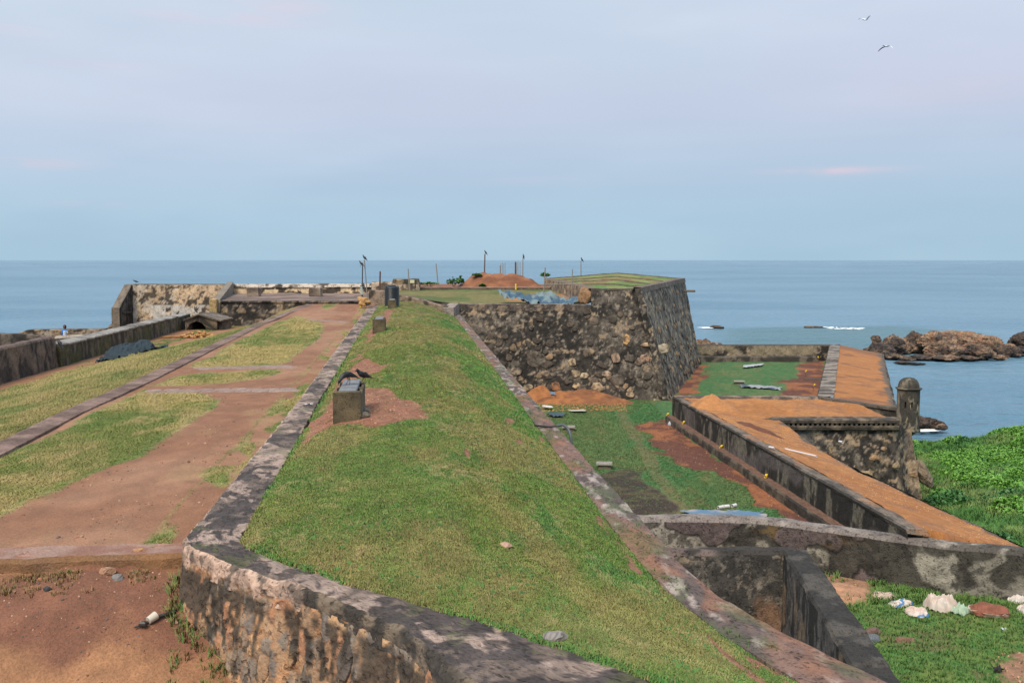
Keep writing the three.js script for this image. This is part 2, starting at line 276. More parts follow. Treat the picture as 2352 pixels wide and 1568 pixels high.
// ------------------------------------------------------------ upper rampart: path, dry turf and the dip in front
const K_V = 9.95;                                         // kerb across the path
const gh = (u, v) => {
  let h = -2.9 - .95 * sm(0, lerp(6.4, 3.0, sm(36, 52, v)), -6.4 - u) + .33 * sm(47, 58, v) * sm(-8.5, -5, u) + (fbm(u * .7, v * .4, 2, 3) - .5) * .05;
  if (v < K_V) { const k = sm(K_V, K_V - .12, v); h -= .14 * k + (.62 * sm(K_V - .1, 7.7, v) * (.45 + .55 * sm(-8, -3.2, u))) * k - (fbm(u * 1.1, v * 1.1, 5, 3) - .5) * .16 * k; }
  return h;
};
const GH = (x, d) => gh(toU(x, d), toV(x, d));
const grassPolys = [
  [[-90, 1070], [20, 1040], [330, 893], [370, 898], [480, 906], [517, 916], [492, 942], [430, 975], [345, 1032], [255, 1070], [150, 1115], [60, 1160], [-90, 1215]],
  [[340, 886], [420, 860], [560, 853], [640, 847], [655, 853], [600, 868], [520, 880], [400, 887]],
  [[430, 843], [600, 757], [640, 739], [680, 729], [735, 739], [746, 752], [735, 775], [700, 800], [660, 830], [640, 838], [480, 846]],
  [[735, 717], [762, 705], [800, 699], [822, 699], [792, 707], [745, 722]],
  [[455, 1092], [500, 1072], [548, 1070], [510, 1118], [470, 1105]],
  [[620, 990], [660, 930], [705, 875], [716, 872], [690, 918], [650, 985]],
].map(p => ground(p, -2.9));
const bareLeft = [[[290, 812], [350, 788], [430, 762], [500, 748], [640, 728], [690, 722], [600, 752], [548, 775], [470, 797], [380, 814]]].map(p => ground(p, -3.6));
const turfAmount = (x, d) => {
  const u = toU(x, d), v = toV(x, d), n = (fbm(x * 2.2, d * 1.1, 31, 4) - .5);
  if (v < K_V) return -1;
  let s = most(grassPolys, x, d) + n * .45;
  if (u < -6.5) { s = .6 + n; s = Math.min(s, .12 - most(bareLeft, x, d) * 2 + n * 1.4); s = Math.min(s, (u + 12.6) * .8 - .8 + n * 2.2); }
  if (u > -2.75) s = Math.max(s, (fbm(u * 3, v * .5, 44, 4) - .58) * 3 * sm(-2.75, -2.4, u));
  return s;
};
{
  const vs = []; let v = 5.2; while (v < 61) { vs.push(v); v += Math.max(.022, v * v / 3600); } vs.push(61);
  const g = grid(430, vs.length - 1, (a, b, i, j) => { const v = vs[j], u = lerp(-13, -1.95, a) + (v < 9.6 ? a * sm(9.6, 7, v) * 1.9 : 0); return UV(u, v, gh(u, v)); }, p => {
    const x = p.x, d = -p.z, u = toU(x, d), v = toV(x, d);
    let c = soilRed(x, d);
    if (v < K_V) { const s = fbm(x * .9 + 5, d * .9, 3, 4), f = fbm(x * 6, d * 6, 9, 3); c = mix([.205, .090, .052], [.36, .180, .088], sm(.42, .60, s + .22 * sm(9.2, 7.6, v) - .05)); c = mul(c, .72 + f * .56); }
    else c = mix(c, [.40, .27, .13], sm(.56, .7, fbm(x * 1.8, d * .9, 17, 4)) * .45 * sm(-4.5, -2.3, u));
    if (u < -6.5) c = mix(c, [.33, .16, .07], .55);
    return mix(c, turfDry(x, d), sm(-.06, .10, turfAmount(x, d)));
  });
  structure('rampart_path', g, mSoil, 'red earth path and dry turf along the rampart top');
}

// ------------------------------------------------------------ grassy mound between the two copings
const OUT_PX = [[418, 1245], [500, 1287], [593, 1325], [693, 1352], [760, 1375], [918, 1447], [1060, 1560]], INN_PX = [[551, 1246], [620, 1284], [695, 1306], [793, 1341], [918, 1376], [1170, 1450], [1520, 1568]];
const uvOf = ([a, b], h = -2.6) => { const q = at(a, b, h); return [toU(q.x, -q.z), toV(q.x, -q.z)]; };
const outN = OUT_PX.map(p => uvOf(p)), innN = INN_PX.map(p => uvOf(p));
const ext = (a, b, k) => [b[0] + (b[0] - a[0]) * k, b[1] + (b[1] - a[1]) * k];
outN.push(ext(outN[5], outN[6], 1.6)); innN.push(ext(innN[5], innN[6], 1.2));
const innLine = innN.slice().reverse();                  // rising v
const uL = v => v > innN[0][1] ? -1.6 + (innN[0][0] + 1.6) * sm(10.2, innN[0][1], v) - .12 * sm(12, 40, v) : table(innLine.map(p => p[1]), innLine.map(p => p[0]), v);
const uR = v => table([5, 7.06, 7.84, 9.45, 12.6, 22, 60], [3.7, 2.97, 2.73, 2.46, 2.44, 2.5, 2.62], v);
const mh = (u, v) => {
  const a = uL(v), b = uR(v), w = clamp((u - a) / (b - a), 0, 1);
  let h = table([0, .05, .14, .32, .5, .7, .86, .95, 1], [-2.60, -2.52, -2.44, -2.36, -2.42, -2.66, -2.96, -3.14, -3.24], w);
  h = lerp(h, table([0, .05, .14, .32, .5, .7, .86, .95, 1], [-2.60, -2.57, -2.56, -2.66, -2.82, -3.02, -3.15, -3.2, -3.24], w), sm(9.6, 6.6, v));
  const s = sm(.05, .3, w) * (1 - sm(.8, 1, w));
  h += s * ((fbm(u * .3 + 5, v * .62 + u * .25, 6, 2) - .5) * .52 * sm(15, 23, v) + (fbm(u * 1.2, v * .9, 3, 3) - .5) * .18) + (fbm(u * 3, v * 3, 4, 3) - .5) * .05 * sm(0, .06, w) * (1 - sm(.95, 1, w));
  h -= .12 * sm(40, 58, v) * s;
  return h;
};
const MH = (x, d) => mh(toU(x, d), toV(x, d));
const barePolys = [
  [[682, 990], [705, 955], [745, 930], [762, 880], [790, 860], [835, 895], [905, 900], [958, 930], [970, 952], [940, 975], [880, 986], [833, 976], [765, 972], [738, 985], [700, 1005]],
  [[775, 862], [800, 838], [835, 822], [905, 840], [870, 855], [820, 868]],
  [[800, 820], [830, 800], [850, 800], [835, 822]],
  [[838, 772], [862, 735], [886, 708], [905, 712], [890, 742], [860, 780], [845, 788]],
  [[1150, 905], [1172, 898], [1200, 950], [1192, 952]],
].map(p => ground(p, -2.42));
const bareAmount = (x, d) => { const u = toU(x, d), v = toV(x, d); return Math.max(most(barePolys, x, d) + (fbm(x * 3, d * 1.6, 61, 4) - .5) * .55, (fbm(u * 4, v * 1.1, 66, 4) - .80) * 2 + .35 * sm(2.05, 2.35, u) * sm(.5, .6, fbm(u * 2, v * .6, 3, 3)) - .05); };
{
  const vs = []; let v = 4.6; while (v < 58.6) { vs.push(v); v += Math.max(.028, v * v / 3400); } vs.push(58.6);
  const g = grid(230, vs.length - 1, (a, b, i, j) => { const v = vs[j], u = lerp(uL(v) - .14, uR(v) + .03, a); return UV(u, v, mh(u, v) - (u < uL(v) - .01 ? .10 : 0)); }, p => {
    const x = p.x, d = -p.z, u = toU(x, d), v = toV(x, d), c = turfMound(u, v), f = fbm(x * 8, d * 8, 71, 3);
    return mix(mul(c, .85), mul(mix([.33, .125, .065], [.40, .20, .13], f), .75 + f * .4), sm(-.05, .1, bareAmount(x, d)));
  });
  structure('grass_mound', g, mTurf, 'long rounded grassy mound running along the rampart between two copings');
}

// ------------------------------------------------------------ copings
const limeTop = (p, lo = .0) => { const x = p.x, d = -p.z, u = toU(x, d), v = toV(x, d); const inner = sm(-2.02, -1.72, u) * sm(9, 10, v) * .05 + sm(9.3, 8.6, v) * .065 + sm(8.0, 7.0, v) * .13; let c = mix([.44, .325, .265], [.34, .255, .215], fbm(x * 2, d * 2, 3, 4)); c = mix(c, mul([.082, .066, .062], .7 + .6 * fbm(x * 9, d * 9, 2, 2)), blot(u * 2.0, v * 1.15, 81, .565 - inner - lo)); c = mix(c, [.20, .15, .12], blot(x * 5, d * 5, 88, .57) * .7); c = mix(c, [.10, .115, .04], blot(x * 2.5, d * 2.5, 91, .66) * .5); c = mix(c, [.055, .045, .042], blot(x * 7, d * 7, 35, .62) * .8); return mul(c, .75 + fbm(x * 18, d * 18, 95, 3) * .5); };
const retaining = thing('retaining_wall', 'rubble retaining wall with pale stained coping curving through the foreground', 'wall');
{
  const O = [[-2.32, 58.6], [-2.18, 30], [-2.1, 19], [-2.12, 12.9], [-2.13, 10.4]], I = [[-1.72, 58.6], [-1.72, 30], [-1.69, 19], [-1.62, 12.9], [-1.58, 10]];
  O.push(outN[0]); I.push(innN[0]); for (let i = 1; i < outN.length; i++) { O.push(outN[i]); I.push(innN[i]); }
  { // ease the corner and the bends into one curve
    const sm_ = (A) => { const c = new THREE.CatmullRomCurve3(A.slice(3).map(p => new THREE.Vector3(p[0], 0, p[1])), false, 'centripetal'), n = A.length - 4, out = []; for (let i = 0; i <= n * 5; i++) { const p = c.getPoint(i / (n * 5)); out.push([p.x, p.z]); } return out; };
    const o2 = sm_(O), i2 = sm_(I); O.splice(3, 99, ...o2); I.splice(3, 99, ...i2);
  }
  const lean = (o, i, k) => [o[0] - (i[0] - o[0]) * k, o[1] - (i[1] - o[1]) * k];
  const top = O.map((o, k) => { const i = I[k], l = Math.hypot(i[0] - o[0], i[1] - o[1]), f = t => [lerp(o[0], i[0], t / l), lerp(o[1], i[1], t / l)], a = f(0), b = f(.05), hh = k < 5 ? -2.6 : -2.6; return [UV(...lean(o, i, 0), hh - .21), UV(...a, hh - .085), UV(...f(.018), hh - .03), UV(...b, hh), UV(...f(l * .5), hh + .015), UV(...i, hh), UV(...f(l + .02), hh - .25)]; });
  for (const [part, cell] of [[top.slice(0, 4), .06], [top.slice(3), .018]]) mesh('coping', loft(part, { cell, amp: .032, sc: .13, col: (p, k, s, t) => { const c = limeTop(p, -.02); if (k > 2) return c; const f = fbm(p.x * 5, p.y * 5, p.z * 5, 3), near = toU(p.x, -p.z) > -.85 && toV(p.x, -p.z) < 8.4; let q = near ? mix([.05, .044, .036], [.185, .145, .105], sm(.45, .62, f)) : mix([.60, .42, .32], [.38, .27, .21], sm(.42, .6, f)); return mix(q, [.07, .06, .05], sm(.60, .66, fbm(p.x * 9, p.y * 9, p.z * 9, 3)) * .8); } }), mStoneFine, retaining);
  // face below, from the corner towards the camera
  const fo = O.slice(4), fi = I.slice(4), base = -3.95;
  const prof = (o, i) => { const l = Math.hypot(i[0] - o[0], i[1] - o[1]); const k = .10 / l; return [UV(...lean(o, i, k), base), UV(...lean(o, i, -.02), -2.73)]; };
  const st = fo.map((o, k) => prof(o, fi[k]));
  st.unshift([UV(-2.28, 30, -3.9), UV(-2.1, 30, -2.73)]);
  const stain = p => { // black crust hanging in tongues below the coping, bare tan stone below
    const t = (EYE - 2.72) - p.y, n = fbm(p.x * 2.2 + 7, p.y * .9, p.z * 2.2, 4), m = fbm(p.x * 15, p.y * 4.5, p.z * 15, 4), q = sm(.47, .52, n * .42 + m * .58 + .11 * sm(.75, .05, t) - .085), near = sm(7.9, 7.0, -p.z);
    return clamp(q + near * sm(.44, .54, fbm(p.x * 11, p.y * 1.4, p.z * 11, 4)) * .9, 0, 1) * sm(.02, .1, t);
  };
  const crust = (c, p) => mix(c, mul([.050, .042, .032], .7 + fbm(p.x * 12, p.y * 12, p.z * 12, 2) * .8), stain(p) * .92);
  const tones = [[.48, .27, .14], [.40, .26, .155], [.43, .22, .12], [.30, .225, .16], [.235, .195, .155], [.54, .34, .185], [.21, .18, .155]];
  const cellOf = p => { // rubble pattern on the face: nearest and second nearest of jittered points
    const s = (p.x * .70 + p.z * .71) / .115, t = p.y / .19, i0 = Math.floor(s), j0 = Math.floor(t); let a = 9, b = 9, id = 0;
    for (let i = i0 - 1; i <= i0 + 1; i++) for (let j = j0 - 1; j <= j0 + 1; j++) { const h = VALS[PERM[(PERM[i & 255] + j) & 255]], k = VALS[PERM[(PERM[(j + 57) & 255] + i) & 255]], d = Math.hypot(s - i - h, t - j - k); if (d < a) { b = a; a = d; id = PERM[(PERM[i & 255] + j * 3) & 255]; } else if (d < b) b = d; }
    return [b - a, id];
  };
  { const g = loft(st, { cell: .014, amp: .02, sc: .2, col: p => { const [e, id] = cellOf(p), f = fbm(p.x * 6, p.y * 4, p.z * 6, 4), g = fbm(p.x * 20, p.y * 12, p.z * 20, 3); let c = mix(mul([.40, .235, .13], .7 + .6 * g), mul(tones[id % 7], .65 + .4 * f + .4 * g), sm(.04, .16, e)); c = mix(c, [.13, .10, .075], sm(.56, .66, g * .6 + f * .4) * .7); return crust(c, p); } });
    const P = g.attributes.position, N = g.attributes.normal, v = new THREE.Vector3(); for (let i = 0; i < P.count; i++) { v.fromBufferAttribute(P, i); const [e, id] = cellOf(v), k = (sm(.02, .3, e) * (.006 + .014 * VALS[id]) + (fbm(v.x * 14, v.y * 9, v.z * 14, 3) - .5) * .012) * (N.getZ(i) < 0 ? -1 : 1); P.setXYZ(i, v.x + N.getX(i) * k, v.y, v.z + N.getZ(i) * k); } g.computeVertexNormals();
    mesh('wall_face', g, mStone, retaining); }
  // stones of the face
  const L = [0]; for (let i = 2; i < st.length; i++) L.push(L[i - 2] + st[i][0].distanceTo(st[i - 1][0]));
  const W = L[L.length - 1], H = 1.17, q = rng(31), cell = cells(W, H, .17, .27, .9, q);
  const frame = s => { let i = 1; while (i < L.length - 1 && L[i] < s) i++; const f = (s - L[i - 1]) / (L[i] - L[i - 1]); return [i, f]; };
  const place = (s, t, l) => { const [i, f] = frame(clamp(s, 0, W)), a = st[i][0].clone().lerp(st[i + 1][0], f), b = st[i][1].clone().lerp(st[i + 1][1], f), dir = st[i + 1][0].clone().sub(st[i][0]).normalize(), up = b.clone().sub(a).normalize(), n = dir.clone().cross(up).normalize(); if (n.z < 0 && n.x > -.9) n.negate(); if (n.dot(new THREE.Vector3(-.4, 0, 1)) < 0) n.negate(); return a.lerp(b, t / H).addScaledVector(n, l + .012); };
  for (const { c, poly } of cell) { if (q() < .72 || c[1] > H - .22) continue; const tn = tones[(q() * tones.length) | 0], k = rr(.75, 1.1, q), l = rr(.012, .026, q); mesh('stone', stoneGeo(poly, c, l, place, q, p => { const f = fbm(p.x * 9, p.y * 5, p.z * 9, 3); return crust(mul(tn, k * (.55 + .5 * f + .4 * fbm(p.x * 22, p.y * 13, p.z * 22, 2))), p); }, rr(.55, 1.0, q)), mStone, retaining); }
}
const rightWall = thing('rampart_wall', 'long straight rampart coping of worn pinkish stone right of the mound', 'wall');
{
  const vo = [4.4, 7, 8, 9, 10.1, 12, 18, 30, 58.5], uo = [4.5, 3.62, 3.25, 2.97, 2.87, 2.86, 2.84, 2.88, 3.0];
  const st = vo.map((v, k) => { const a = uR(v) - .06, b = uo[k], h = -3.2; return [UV(a, v, h - .2), UV(a + .02, v, h), UV((a + b) / 2, v, h + .02), UV(b - .03, v, h - .01), UV(b, v, h - .05), UV(b + .02, v, h - .3)]; });
  mesh('coping', loft(st, { cell: .06, amp: .03, sc: .3, col: p => { const x = p.x, d = -p.z, u = toU(x, d), v = toV(x, d), a = fbm(u * 3, v * .8, 101, 4), b = fbm(u * 8, v * 3.2, 104, 4), g = sm(.60, .68, fbm(u * 3, v * 1.5, 108, 4) + .12 * sm(2.62, 2.45, u)); let c = mix([.225, .135, .105], [.115, .088, .080], sm(.42, .6, a)); c = mix(c, [.44, .37, .33], sm(.575, .63, b * .6 + a * .4) * .9); c = mix(c, [.30, .14, .08], sm(.6, .68, fbm(u * 2, v, 111, 3)) * .6); c = mix(c, [.08, .13, .035], g * .35); return mul(c, .8 + .4 * fbm(x * 12, d * 12, 5, 2)); } }), mStoneFine, rightWall);
  mesh('wall_face', loft(vo.map((v, k) => [UV(uo[k] + .02, v, -3.5), UV(uo[k] + .35, v, -10.2)]), { cell: .35, amp: .04, sc: .6, col: p => mix([.07, .06, .05], [.2, .16, .12], sm(.4, .65, fbm(p.x, p.y, p.z, 4))) }), mStone, rightWall);
}
// kerb across the path and the edging strip
{
  const k = thing('stone_kerb', 'worn stone kerb step across the red path beside the curved wall', 'kerb');
  const st = []; for (let u = -7.5; u <= -2.1; u += .3) { const w = (fbm(u * 1.3, 2, 3, 3) - .5) * .12; st.push([UV(u, K_V - .10 + w, -3.25), UV(u, K_V - .08 + w, -2.93), UV(u, K_V - .04 + w, -2.885), UV(u, K_V + .34, -2.885), UV(u, K_V + .40, -2.97)]); }
  mesh('kerb_edge', loft(st, { cell: .04, amp: .03, sc: .18, col: (p, s) => { const f = fbm(p.x * 4, p.y * 4, p.z * 4, 4); return s < 2 ? mix([.30, .15, .06], [.17, .10, .06], f) : mix([.30, .155, .11], [.37, .235, .185], sm(.45, .62, f)); } }), mSoil, k);
  const q = rng(8); for (const [px, py, w, h] of [[205, 1272, .2, .3], [360, 1262, .15, .28], [62, 1278, .24, .2]]) { const p = at(px, py, -2.9); const g = slab(w / 2, h / 2, .05, q() * 99 | 0, v => mul([.36, .20, .145], .8 + .4 * fbm(v.x * 9, v.y, v.z * 9, 2))); g.rotateY(-.4); g.translate(p.x, p.y - .040, p.z - .06); mesh('stone', g, mStoneFine, k); }
  const E = thing('stone_edging', 'narrow brown stone edging strip slanting across the left lawn', 'edging');
  const pl = [[-140, 1100], [0, 1033], [160, 952], [330, 875], [480, 801], [600, 743], [655, 726], [700, 716], [745, 702]].map(([a, b]) => { const p = at(a, b, -2.9); return [toU(p.x, -p.z), toV(p.x, -p.z)]; });
  mesh('strip', loft(pl.map(([u, v]) => { const h = gh(u, v); return [UV(u - .22, v, h - .04), UV(u - .20, v, h + .035), UV(u + .22, v, h + .035), UV(u + .24, v, h - .12)]; }), { cell: .08, amp: .02, sc: .4, col: p => { const a = fbm(p.x * 2, p.z * 1.2, 3, 4); return mul(mix([.15, .095, .075], [.27, .18, .145], sm(.45, .62, a)), .8 + .4 * fbm(p.x * 9, p.z * 9, 2, 2)); } }), mStoneFine, E);
}
function slab(rx, rz, t, seed, col) { // broken-edged flat stone, top at y = t
  const q = rng(seed * 37 + 3), n = 11, s = new THREE.Shape(), pts = [];
  for (let i = 0; i < n; i++) { const a = i / n * Math.PI * 2, c = Math.cos(a), d = Math.sin(a), m = Math.max(Math.abs(c), Math.abs(d)); pts.push([c / m * rx * rr(.84, 1, q), d / m * rz * rr(.8, 1, q)]); }
  pts.forEach((p, i) => i ? s.lineTo(...p) : s.moveTo(...p)); s.closePath();
  const g = new THREE.ExtrudeGeometry(s, { depth: t - .02, bevelEnabled: true, bevelSize: .02, bevelThickness: .02, bevelSegments: 1 }); g.rotateX(-Math.PI / 2); return tint(g, col);
}
const crossing = (label, px0, px1, hw, n, seed) => { // row of flat pale stones sunk in the path
  const t = thing('paving_row', label, 'paving', 'paving rows across the path'), q = rng(seed), a = at(...px0, -2.9), b = at(...px1, -2.9);
  for (let r = -1; r <= 1; r += 2) for (let i = 0; i < n; i++) { const sh = r > 0 ? .5 : 0, f0 = (i + sh) / n, f1 = (i + sh + 1) / n; if (f1 > 1.2) continue; const p = a.clone().lerp(b, (f0 + f1) / 2), L = a.distanceTo(b) * (f1 - f0) / 2; const g = slab(L * rr(.98, 1.06, q), hw * rr(.5, .66, q), .06, seed + i * 2 + r, v => mul([.34, .245, .205], .65 + .6 * fbm(v.x * 3 + i, v.y + r, v.z * 3, 3))); g.rotateY(Math.atan2(-(b.z - a.z), b.x - a.x)); p.z += r * hw * .5 + rr(-.04, .04, q); g.translate(p.x, EYE + GH(p.x, -p.z) - .05 + rr(-.008, .006, q), p.z); mesh('slab', g, mStoneFine, t); }
};
crossing('nearest row of flat pale paving stones crossing the red path', [328, 899], [678, 894], .34, 9, 301);
crossing('middle row of flat pale paving stones behind the nearest paving row', [440, 847], [668, 843], .36, 6, 331);
crossing('farthest short row of pale paving stones at the path bend', [703, 735], [792, 740], .35, 4, 361);

// ------------------------------------------------------------ weathered masonry colours
const darkPlaster = (p, o = {}) => {
  const { k = 1, bare = .5, light = .55 } = o, x = p.x * k, y = p.y * k, z = p.z * k, f = fbm(x * 9, y * 9, z * 9, 3);
  let q = mix([.030, .027, .024], [.078, .067, .055], sm(.38, .62, fbm(x * 1.2, y * 1.5, z * 1.2, 4)));
  q = mix(q, mul([.165, .142, .115], .6 + .7 * f), blot(x * .9 + 3, y * 1.3, z * .9, light - .02, .03) * .85);
  q = mix(q, [.018, .016, .014], blot(x * 1.5 + 70, y * 1.3, z * 1.5, .53, .03) * .85);
  q = mix(q, mul([.37, .275, .18], .55 + .8 * f), blot(x * 1.7 + 40, y * 2.2, z * 1.7, bare + .115, .014) * .9);
  q = mix(q, [.34, .285, .22], blot(x * 6, y * 6, z * 6, .66, .02, 3) * .7);
  q = mix(q, [.014, .013, .012], blot(x * 4.5 + 9, y * 4.5, z * 4.5, .63, .02, 3) * .8);
  return mul(q, .62 + fbm(x * 17, y * 17, z * 17, 2) * .76);
};
const streaky = (p, dark = [.032, .030, .026], pale = [.20, .18, .15], th = .5, sx = 3) => { const a = fbm(p.x * sx, p.y * .55, p.z * sx, 4), b = fbm(p.x * sx * 3.2, p.y * 1.6, p.z * sx * 3.2, 3); const c = mix(dark, pale, sm(th, th + .045, a * .6 + b * .4)); return mul(mix(c, mul(dark, .7), blot(p.x * 3, p.y * 2, p.z * 3, .60, .02, 3) * .7), .65 + fbm(p.x * 15, p.y * 15, p.z * 15, 2) * .7); };
const creamPlaster = (p) => { const f = fbm(p.x * 8, p.y * 8, p.z * 8, 3); let q = mix([.68, .50, .31], [.56, .41, .28], fbm(p.x * .9, p.y * 1.1, p.z * .9, 3)); q = mix(q, [.72, .64, .53], blot(p.x * 1.3, p.y * 1.5, p.z * 1.3 + 5, .56, .03) * .7); q = mix(q, mul([.36, .28, .20], .7 + .6 * f), blot(p.x * 1.1 + 20, p.y * 1.3, p.z, .55, .03) * .5); q = mix(q, [.060, .050, .040], blot(p.x * 1.7 + 30, p.y * 1.9, p.z * 1.7, .565, .014) * .92); q = mix(q, [.05, .042, .034], blot(p.x * 5, p.y * 5, p.z * 5, .64, .02, 3) * .8); return mul(q, .7 + f * .6); };
const wallLine = (pts, thick, bottom, dir = 1, bev = .05) => { // pts: Vector3 along the near top edge; the wall lies behind it
  return pts.map((p, i) => { const a = pts[Math.max(0, i - 1)], b = pts[Math.min(pts.length - 1, i + 1)], n = new THREE.Vector3(b.z - a.z, 0, -(b.x - a.x)).normalize().multiplyScalar(thick * dir), f = (k, y) => p.clone().addScaledVector(n, k).setY(y); return [f(0, EYE + bottom), f(0, p.y - bev), f(bev / thick, p.y), f(1 - bev / thick, p.y), f(1, p.y - bev), f(1, EYE + bottom)]; });
};

// ------------------------------------------------------------ low wall on the left, with slab coping
{
  const W = thing('boundary_wall', 'low mossy boundary wall with pale slab coping at the left', 'wall');
  const uo = -12.55, st = [[37.2], [42], [48], [58.8]].map(([v]) => [UV(uo + .04, v, -3.98), UV(uo, v, -3.10), UV(uo - .46, v, -3.03), UV(uo - .5, v, -6)]);
  mesh('wall_face', loft(st, { cell: .09, amp: .04, sc: .4, caps: true, col: p => mix(streaky(p, [.045, .042, .030], [.17, .135, .095], .47), [.085, .085, .022], sm(.46, .6, fbm(p.x * 1.3, p.y * 1.1, p.z * 1.3, 4)) * .7) }), mStone, W);
  const q = rng(5); let v = 37.3; while (v < 58.2) { const l = rr(.5, 1.0, q), g = box(.52, .08, l * .95, 0, 0, 0, .02); tint(g, p => mul(mix([.12, .105, .095], [.36, .345, .315], sm(.35, .6, fbm(p.x * 2, v, p.z * 2, 3))), .9 + fbm(p.x * 9, v, p.z * 9, 2) * .3)); g.rotateZ(-.12); g.rotateY(AX); const p = UV(uo - .22, v + l / 2, -3.10 + rr(-.01, .015, q)); g.translate(p.x, p.y, p.z); mesh('coping_slab', g, mStoneFine, W); v += l; }
  const N = thing('boundary_wall', 'taller dark stretch of boundary wall at the left frame edge', 'wall');
  mesh('wall_face', loft([[24], [30], [37.2]].map(([v]) => [UV(-12.6, v, -4.0), UV(-12.70, v, -2.80), UV(-12.76, v, -2.74), UV(-13.05, v, -2.73), UV(-13.15, v, -6)]), { cell: .08, amp: .05, sc: .4, caps: true, col: (p, k) => k === 2 ? mix([.20, .12, .095], [.12, .09, .08], fbm(p.x * 3, 1, p.z * 3, 3)) : mix(streaky(p, [.035, .030, .026], [.145, .105, .08], .46, 2.2), [.25, .17, .12], sm(.58, .66, fbm(p.x * 2, p.y * 2.5, p.z * 2, 4)) * .6) }), mStone, N);
}
// ------------------------------------------------------------ lower ward and sea parapets at the far left
{
  structure('lower_ward', grid(50, 30, (a, b) => V3(lerp(-60, -13.2, a), lerp(28, 72, b), -5.85 + (fbm(a * 30, b * 20, 1, 2) - .5) * .08), p => mix([.12, .10, .08], [.22, .17, .12], fbm(p.x, p.z, 2, 3))), mSoil, 'stone floor of the lower ward behind the left wall');
  const P1 = thing('sea_parapet', 'low sea parapet behind the walking person', 'wall');
  mesh('wall_face', loft(wallLine([far(40, 765, 70), far(62, 757, 70), far(150, 756, 70), far(240, 755, 70), far(262, 745, 70.6), far(285, 734, 71)], .7, -6.4), { cell: .12, amp: .05, sc: .6, caps: true, col: (p, k) => k > 1 ? [.13, .11, .09] : creamPlaster({ x: p.x * 1.1, y: p.y * 1.1 + 4, z: p.z }).map(v => v * .55) }), mStone, P1);
  const P2 = thing('sea_parapet', 'dark grey parapet end at the left frame edge near the person', 'wall');
  mesh('wall_face', loft(wallLine([far(-60, 765, 56), far(0, 766, 56), far(52, 767, 56.5), far(100, 771, 57)], .6, -6.4), { cell: .12, amp: .05, sc: .6, caps: true, col: p => streaky(p, [.05, .045, .04], [.19, .16, .13], .5, 2) }), mStone, P2);
  const P3 = thing('stone_ledge', 'pale sloping stone ledge in front of the walking person', 'ledge');
  mesh('ledge_top', loft([[128, 771], [190, 768], [260, 769], [330, 770]].map(([a, b]) => { const p = far(a, b, 57); return [p.clone().add(new THREE.Vector3(0, -.8, .4)), p.clone().add(new THREE.Vector3(0, -.14, .35)), p, p.clone().add(new THREE.Vector3(0, -.02, -.6)), p.clone().add(new THREE.Vector3(0, -1.2, -.6))]; }), { cell: .12, amp: .04, sc: .5, col: (p, k) => k === 1 || k === 2 ? mul([.36, .31, .26], .7 + .5 * fbm(p.x * 2, p.y, p.z * 4, 3)) : [.10, .085, .06] }), mStone, P3);
}
